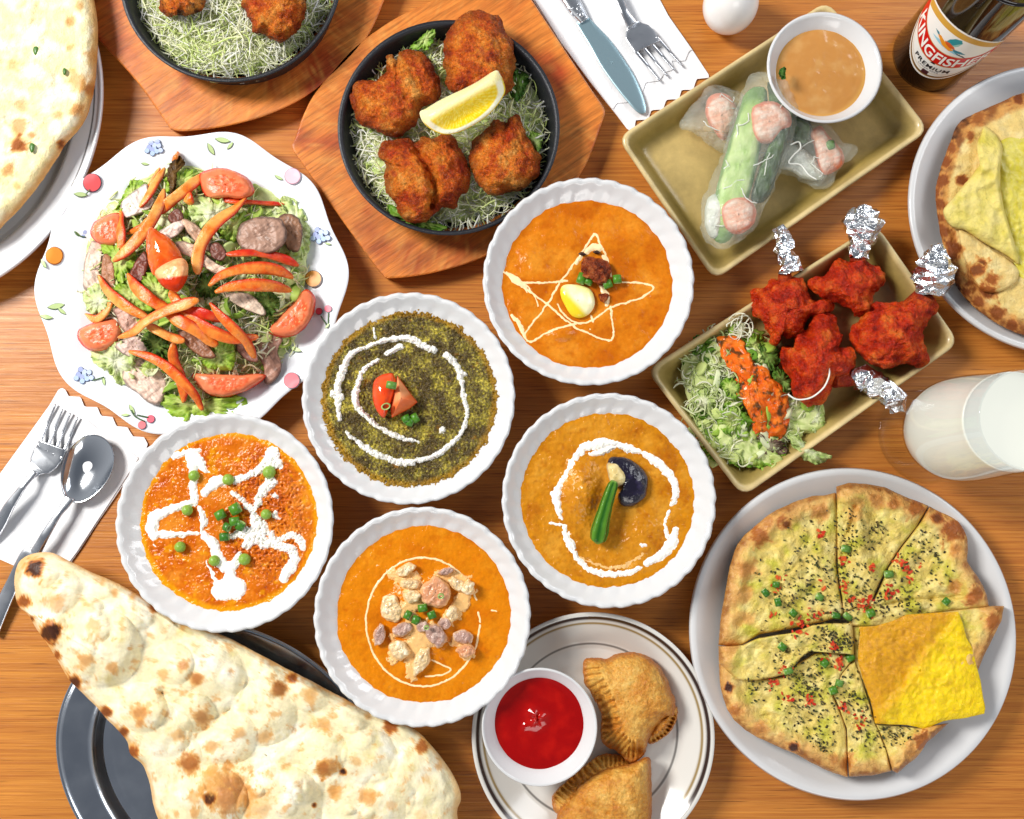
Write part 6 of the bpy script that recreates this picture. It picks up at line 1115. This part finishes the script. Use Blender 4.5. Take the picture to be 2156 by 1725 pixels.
# ------------------------------------------------------------------ napkins
def sheet(O, z, th, zf, name, parent):
    O = np.array(O, float); m = 220; R = resample(O, m, True, False); c_ = R.mean(0); n = 26; s = np.linspace(.01, 1, n); D = (c_ + s[:, None, None] * (R - c_)[None]).reshape(-1, 2); V = W(D, z + zf(D)); F = gridf(n, m)[:, ::-1]
    V2 = V - [0, 0, th]; off = n * m; FF = F.tolist() + gridf(n, m, off=off).tolist() + [[(n - 1) * m + j, (n - 1) * m + (j + 1) % m, off + (n - 1) * m + (j + 1) % m, off + (n - 1) * m + j] for j in range(m)]
    FF.append(list(range(m)))
    return mesh(name, np.vstack([V, V2]), FF, PAPER, parent, smooth=False)
def scallop(a, b, n, amp):
    a = np.array(a, float); b = np.array(b, float); d = (b - a) / np.linalg.norm(b - a); nn = np.array([d[1], -d[0]]); P = []
    for i in range(n):
        for t, o in ((.08, 0), (.30, 0), (.42, .35), (.55, .8), (.70, 1), (.88, 1), (.97, .35)): P.append(a + (b - a) * (i + t) / n + nn * o * amp)
    return P
t = thing('paper_napkin', W((1250, 50), 0), 'white paper napkin with wavy edge under the knife and fork at the top', 'napkin', 'white paper napkins under cutlery')
zf = lambda D: .0010 + .0008 * f2(D, 60, 3, 61)
P = [(1040, -150), (1122, 0)] + list(Q(2, [(1460, 262), (1640, 502), (1800, 700), (1868, 790)])) + list(Q(2, [(1905, 790), (1915, 730), (1990, 725), (2010, 668), (2080, 665), (2100, 606), (2155, 602)])) + list(Q(3, [(62, 606), (80, 546), (150, 545), (170, 480), (246, 472), (245, 455), (130, 280), (0, 95)])) + [(1310, -150)]
sheet(P, .0004, .0003, zf, 'napkin_layer', t)
P2 = [(1044, -150), (1126, 0)] + list(Q(2, [(1460, 256), (1640, 496), (1775, 665), (1800, 625), (1870, 622), (1890, 560), (1955, 560), (1975, 500), (2060, 490), (2090, 440), (2150, 420)])) + list(Q(3, [(20, 370), (100, 370), (125, 310), (145, 302), (100, 240), (0, 99)])) + [(1308, -150)]
sheet(P2, .0011, .0003, zf, 'napkin_layer', t)
t = thing('paper_napkin', W((120, 1020), 0), 'white paper napkin with scalloped edge under the fork and spoon at the left', 'napkin', 'white paper napkins under cutlery')
PL = [(-110, 1110), (-50, 1050)] + list(Q(4, [(0, 1255), (185, 1000), (300, 840), (355, 745), (375, 735), (398, 748), (415, 786), (488, 790), (512, 850), (590, 852), (612, 905), (682, 912), (706, 968), (772, 974), (806, 1030), (872, 1034), (896, 1075), (885, 1110), (740, 1335), (600, 1540), (478, 1728)])) + [(150, 1183), (122, 1226), (60, 1205), (-40, 1160)]
sheet(PL, .0004, .0003, zf, 'napkin_layer', t)
sheet([p + np.array([-5, 5]) for p in np.array(PL)] and [(-100, 1108), (-50, 1052)] + list(Q(4, [(0, 1262), (180, 1010), (330, 800), (500, 905), (600, 990), (700, 1055), (800, 1130), (840, 1160), (730, 1330), (590, 1540), (470, 1725)])) + [(146, 1183), (120, 1218), (60, 1200), (-40, 1156)], .0012, .0003, zf, 'napkin_layer', t)

# ------------------------------------------------------------------ cutlery
CUT = M('cutlery_steel', (214, 218, 224), .27, 1., bump=(300, .00003), vrough=.06)
def rib(pts, wd, z, hh, mat, name, parent, k=16, n=50, smooth=True, sq=.7):
    D = resample(pts, n, False); t = np.linspace(0, 1, n); w_ = np.interp(t, np.linspace(0, 1, len(wd)), wd) * .5 * SC(D[n // 2]); zz = np.interp(t, np.linspace(0, 1, len(z)), z)
    v, f = tube(W(D, zz), w_, hh, k, sq=sq); return mesh(name, v, f, mat, parent)
def fork(tips, roots, head, neck, handle, hw, label, z0=.003, grp='stainless steel forks'):
    t = thing('fork', W(np.mean(neck, 0), z0), label, 'fork', grp)
    for a, b in zip(tips, roots): rib([b, (np.array(a) + b) / 2, a], [7.2, 6.6, 5.6, 3.2], [.0075, .003, .0045], .0008, CUT, 'tine', t, 10, 20)
    rib(head[0], head[1], [.0078, .0065, .006, .009], .0008, CUT, 'head', t, 20, 40)
    rib(handle, hw, [.009, .012, .011, .008, .005], .0013, CUT, 'handle', t, 16, 60)
t4 = lambda l: [np.array(x) for x in Q(4, l)]
fork(t4([(338, 835), (380, 864), (428, 888), (472, 914)]), t4([(232, 1092), (280, 1120), (325, 1146), (368, 1172)]), (t4([(318, 1080), (300, 1128), (278, 1160), (235, 1215), (196, 1262), (180, 1285)]), [60, 62, 62, 52, 24, 15]), t4([(200, 1270)]), t4([(212, 1240), (180, 1285), (130, 1350), (60, 1450), (0, 1560), (-60, 1650)]), [16, 12, 18, 24, 27, 28], 'steel fork lying beside the spoon on the left napkin')
t = thing('spoon', W(Q(4, (525, 1230)), .002), 'steel spoon on the left napkin beside the curry with peas', 'spoon')
m = 90; n = 30; T = np.arange(m) / m * 2 * pi; cen = Q(4, (522, 1228)); ax = radians(-65)
def spo(k, z):
    e = 1 - .16 * np.cos(T)   # narrower towards the neck
    u = np.cos(T) * 75 * k; v_ = np.sin(T) * 51 * k * (1 + .14 * np.cos(T)); return W(np.stack([cen[0] + u * cos(ax) - v_ * sin(ax), cen[1] + u * sin(ax) + v_ * cos(ax)], 1), z)
rows = [spo(k, .0105 - .0085 * (1 - k ** 2.2)) for k in np.linspace(.01, 1, n)] + [spo(1.012, .0104), spo(1.0, .0094)] + [spo(k, .0092 - .0085 * (1 - k ** 2.2)) for k in np.linspace(1, .01, 12)[1:]]
V = np.vstack(rows); F = gridf(len(rows), m)[:, ::-1].tolist(); F.append(list(range(m)))
mesh('spoon_bowl', V, F, M('mirror_steel', (215, 220, 226), .12, 1., vrough=.05), t)
rib(t4([(425, 1398), (400, 1440), (350, 1510), (280, 1620), (210, 1740)]) + list(Q(7, [(160, 120), (80, 290), (0, 460), (-60, 600)])), [22, 13, 18, 22, 25, 28, 31, 34, 36], [.0096, .012, .012, .010, .008, .006, .005, .004], .0014, CUT, 'handle', t, 16, 80)
q2 = lambda l: [np.array(x) for x in Q(2, l)]
fork(q2([(2062, 492), (2106, 462), (2150, 428), (2196, 400)]), q2([(1905, 300), (1950, 274), (1996, 248), (2040, 222)]), (q2([(1985, 285), (1958, 240), (1930, 205), (1880, 130), (1862, 100)]), [60, 62, 58, 26, 19]), q2([(1870, 120)]), q2([(1895, 150), (1850, 80), (1820, 10), (1780, -80), (1740, -200)]), [24, 16, 18, 22, 24], 'steel fork beside the table knife on the top napkin')
t = thing('table_knife', W(q2([(1750, 400)])[0], .002), 'table knife with an ornate handle on the top napkin', 'knife')
BL = Q(2, [(1558, 152), (1572, 128), (1612, 88), (1650, 128), (1700, 180), (1750, 232), (1800, 296), (1850, 368), (1900, 448), (1935, 520), (1962, 590), (1977, 650), (1974, 682), (1955, 692), (1925, 680), (1890, 648), (1800, 540), (1700, 400), (1630, 275)])
blob('blade', BL, .0035, .0016, M('blue_grey_blade', (170, 200, 210), .36, .85, bump=(200, .00004)), None, t, n=30, m=160, p=10, q=.7, tuck=.98, under=.4)
rib(q2([(1605, 130), (1580, 95), (1530, 20), (1480, -60), (1380, -220)]), [22, 34, 35, 38, 40], [.0045, .0055, .006, .006, .006], .003, CUT, 'handle', t, 20, 50)
for i, (p, r) in enumerate([((1545, 78), 22), ((1572, 52), 16), ((1520, 45), 18), ((1553, 20), 18), ((1505, 8), 18), ((1588, 88), 12), ((1530, -20), 18)]):
    cc_ = Q(2, p); a = np.linspace(0, 2 * pi * 1.15, 22); P = np.stack([cc_[0] + r * .3472 * np.cos(a) * (1 - .25 * a / 7), cc_[1] + r * .3472 * np.sin(a) * (1 - .25 * a / 7)], 1); v, f = tube(W(P, .0088 - .00004 * np.hypot(P[:, 0] - cc_[0], P[:, 1] - cc_[1]) ** 2), .0005, .0006, 8); mesh('scroll_ornament', v, f, CUT, t)

# ------------------------------------------------------------------ beer bottle
BX, BY = W((1960, 116), 0)[:2]; BR = .0302
bt = thing('beer_bottle', (BX, BY, 0), 'dark brown beer bottle with a white oval label', 'bottle')
prof = [(0.0001, .003), (.020, .0015), (.026, 0), (.0285, .001), (.0298, .004), (BR, .009), (BR, .118), (.0298, .128), (.027, .140), (.021, .156), (.0165, .168), (.0145, .180), (.0135, .205), (.0133, .212), (.0145, .213), (.0148, .219), (.0138, .220), (.0138, .228), (.013, .230)]
V, F = lathe(resample(np.array(prof), 110, False, True), BX, BY, 0, 96); mesh('glass_body', V, F, M('dark_brown_bottle_glass', (20, 11, 7), .05, 0, spec=.8, coat=.6), bt)
V, F = lathe([(.0142, .219), (.0150, .220), (.0150, .2225), (.0140, .2325), (.010, .234), (.0001, .234)], BX, BY, 0, 42); mesh('crown_cap', V, F, M('cap_metal', (190, 150, 60), .3, .9), bt)
ANG = atan2(CAM_Y - BY - .0, -BX - .0) + .17
def onb(s, z, lift=.0):
    s = np.asarray(s, float); z = np.asarray(z, float); a = ANG + s / BR; r = BR + lift; return np.stack([BX + r * np.cos(a), BY + r * np.sin(a), z], -1)
sw = .044; ns, nz_ = 260, 260; sg, zg = np.meshgrid(np.linspace(-sw, sw, ns), np.linspace(.018, .112, nz_)); sf = sg.ravel(); zf_ = zg.ravel(); u = sf / .043
ztop = .107 - .022 * np.abs(u) ** 2.2; zbot = .024 + .054 * np.abs(u) ** 2.1; ok = (zf_ < ztop) & (zf_ > zbot) & (np.abs(u) < .985)
e = np.minimum(ztop - zf_, zf_ - zbot); col = np.tile(L((238, 238, 234)), (len(sf), 1))
col = mix(col, L((176, 134, 60)), ss(.0022, .0026, e) * (1 - ss(.0052, .0056, e))); tp_ = ss(.0026, .003, ztop - zf_) * (1 - ss(.0098, .0102, ztop - zf_)); col = mix(col, L((206, 158, 62)), tp_)
col = mix(col, L((96, 66, 34)), ss(.0030, .0032, zf_ - zbot) * (1 - ss(.0052, .0056, zf_ - zbot)) * .8)
for k0 in (.0075, .0088): col = mix(col, L((190, 160, 100)), ss(k0, k0 + .0003, zf_ - zbot) * (1 - ss(k0 + .0005, k0 + .0008, zf_ - zbot)) * .7)
zc = .0590 + .021 * u ** 2; bd = np.abs(zf_ - zc); col = mix(col, L((226, 222, 214)), 1 - ss(.0104, .0108, bd)); col = mix(col, L((196, 150, 70)), (1 - ss(.0098, .0101, bd))); col = mix(col, L((212, 24, 18)), 1 - ss(.0090, .0093, bd))
def lp(P, c_):
    global col
    m_ = inside(np.stack([sf, zf_], 1), np.array(P)); col = np.where(m_[:, None], L(c_), col)
B0 = np.array([-.001, .083])
def bp(l): return [tuple(B0 + np.array(p) * .001) for p in l]
lp(bp([(-14, -5), (-6, -7), (2, -8), (12, -10), (16, -12), (8, -6), (0, -4), (-8, -3)]), (150, 206, 226))
lp(bp([(-3, 0), (-2, 6), (1, 11), (5, 13), (7, 9), (6, 3), (3, -1), (0, -3)]), (36, 144, 156)); lp(bp([(2, 0), (5, 6), (7, 9), (6, 3), (4, 0)]), (150, 200, 190))
lp(bp([(-12, 1), (-8, 2), (-4, 0), (2, -3), (6, -5), (3, -8), (-4, -6), (-8, -2)]), (236, 150, 34)); lp(bp([(-4, 1), (0, 2), (4, 0), (6, -3), (2, -4), (-2, -2)]), (214, 92, 40)); lp(bp([(-15, 2), (-11, 3), (-9, 1), (-11, .2)]), (30, 120, 140))
lp(bp([(4, -3), (10, -3), (15, -6), (11, -7), (6, -6)]), (30, 130, 150)); lp(bp([(6, -6), (14, -9), (18, -13), (10, -9)]), (30, 40, 50))
lp([(-.0028, .0285), (.0028, .0285), (.0028, .0345), (-.0028, .0345)], (70, 30, 40)); lp([(-.002, .0475), (.002, .0475), (.0012, .0500), (-.0012, .0500)], (60, 20, 30))
idx = np.full(len(sf), -1); idx[ok] = np.arange(ok.sum()); I = idx.reshape(nz_, ns); F = np.stack([I[:-1, :-1], I[:-1, 1:], I[1:, 1:], I[1:, :-1]], -1).reshape(-1, 4); F = F[(F >= 0).all(1)]
lab = mesh('front_label', onb(sf[ok], .0190 + (zf_[ok] - .024) * .80, .0002), F, M('label_paper', None, .3), bt, col[ok])
def _lz(z): return .0190 + (z - .024) * .80
def lettering(txt, size, s0, zfun, col_, name, space=1., xs=1., bold=0., shear=0.):
    cu = bpy.data.curves.new(name, 'FONT'); cu.body = txt; cu.size = size; cu.align_x = 'CENTER'; cu.offset = bold; cu.space_character = space; cu.shear = shear; cu.resolution_u = 3
    o = bpy.data.objects.new('tmp', cu); C.objects.link(o); bpy.context.view_layer.update(); dg = bpy.context.evaluated_depsgraph_get(); me = bpy.data.meshes.new_from_object(o.evaluated_get(dg)); bpy.data.objects.remove(o)
    v = np.zeros(len(me.vertices) * 3); me.vertices.foreach_get('co', v); v = v.reshape(-1, 3); F_ = [list(p.vertices) for p in me.polygons]; s_ = s0 + v[:, 0] * xs
    mesh(name, onb(s_, _lz(zfun(s_) + v[:, 1]), .0005), F_, M('ink_' + name, col_, .35), lab, smooth=False)
lettering('KINGFISHER', .0190, 0, lambda s: .0590 + .021 * (s / .043) ** 2 - .0066, (246, 244, 238), 'brand_lettering', 1.0, .67, .0004)
lettering('PREMIUM', .0072, 0, lambda s: .0395 + .014 * (s / .043) ** 2, (34, 34, 40), 'premium_lettering', 1.15, .9, .00015)
lettering('LAGER BEER', .0030, 0, lambda s: .0362 + .014 * (s / .043) ** 2, (110, 110, 110), 'small_lettering', 1.2, .9)

# ------------------------------------------------------------------ lassi glass
GX, GY = W((1944, 916), 0)[:2]
gl = thing('lassi_glass', (GX, GY, 0), 'stemmed glass of pale lassi standing at the right edge', 'glass')
outp = [(.0001, .0008), (.030, .0005), (.0345, .0008), (.035, .0020), (.0345, .0028), (.028, .0038), (.012, .0065), (.0060, .010), (.0058, .014), (.010, .0185), (.020, .024), (.030, .034), (.0352, .050), (.0362, .064), (.0350, .085), (.0325, .115), (.0312, .140), (.0310, .146)]
inp = [(.0308, .1466), (.0298, .146), (.0300, .140), (.0313, .115), (.0338, .085), (.0350, .064), (.0340, .050), (.029, .0355), (.019, .0262), (.009, .0215), (.0001, .0205)]
pr = np.vstack([resample(np.array(outp), 90, False, True), resample(np.array(inp), 60, False, True)]); V, F = lathe(pr, GX, GY, 0, 96); mesh('glass_body', V, F, GLASS, gl)
lp_ = [(.0001, .0202), (.0093, .0212), (.0193, .0259), (.0293, .0352), (.0343, .0500), (.0353, .0640), (.0341, .0850), (.0316, .1150), (.0312, .126), (.0300, .1264), (.015, .1258), (.0001, .1258)]
V, F = lathe(resample(np.array(lp_), 80, False, True), GX, GY, 0, 96)
tag(mesh('lassi', V, F, M('lassi_white', (236, 238, 226), .3)), 'pale white yoghurt drink filling the stemmed glass', 'drink')
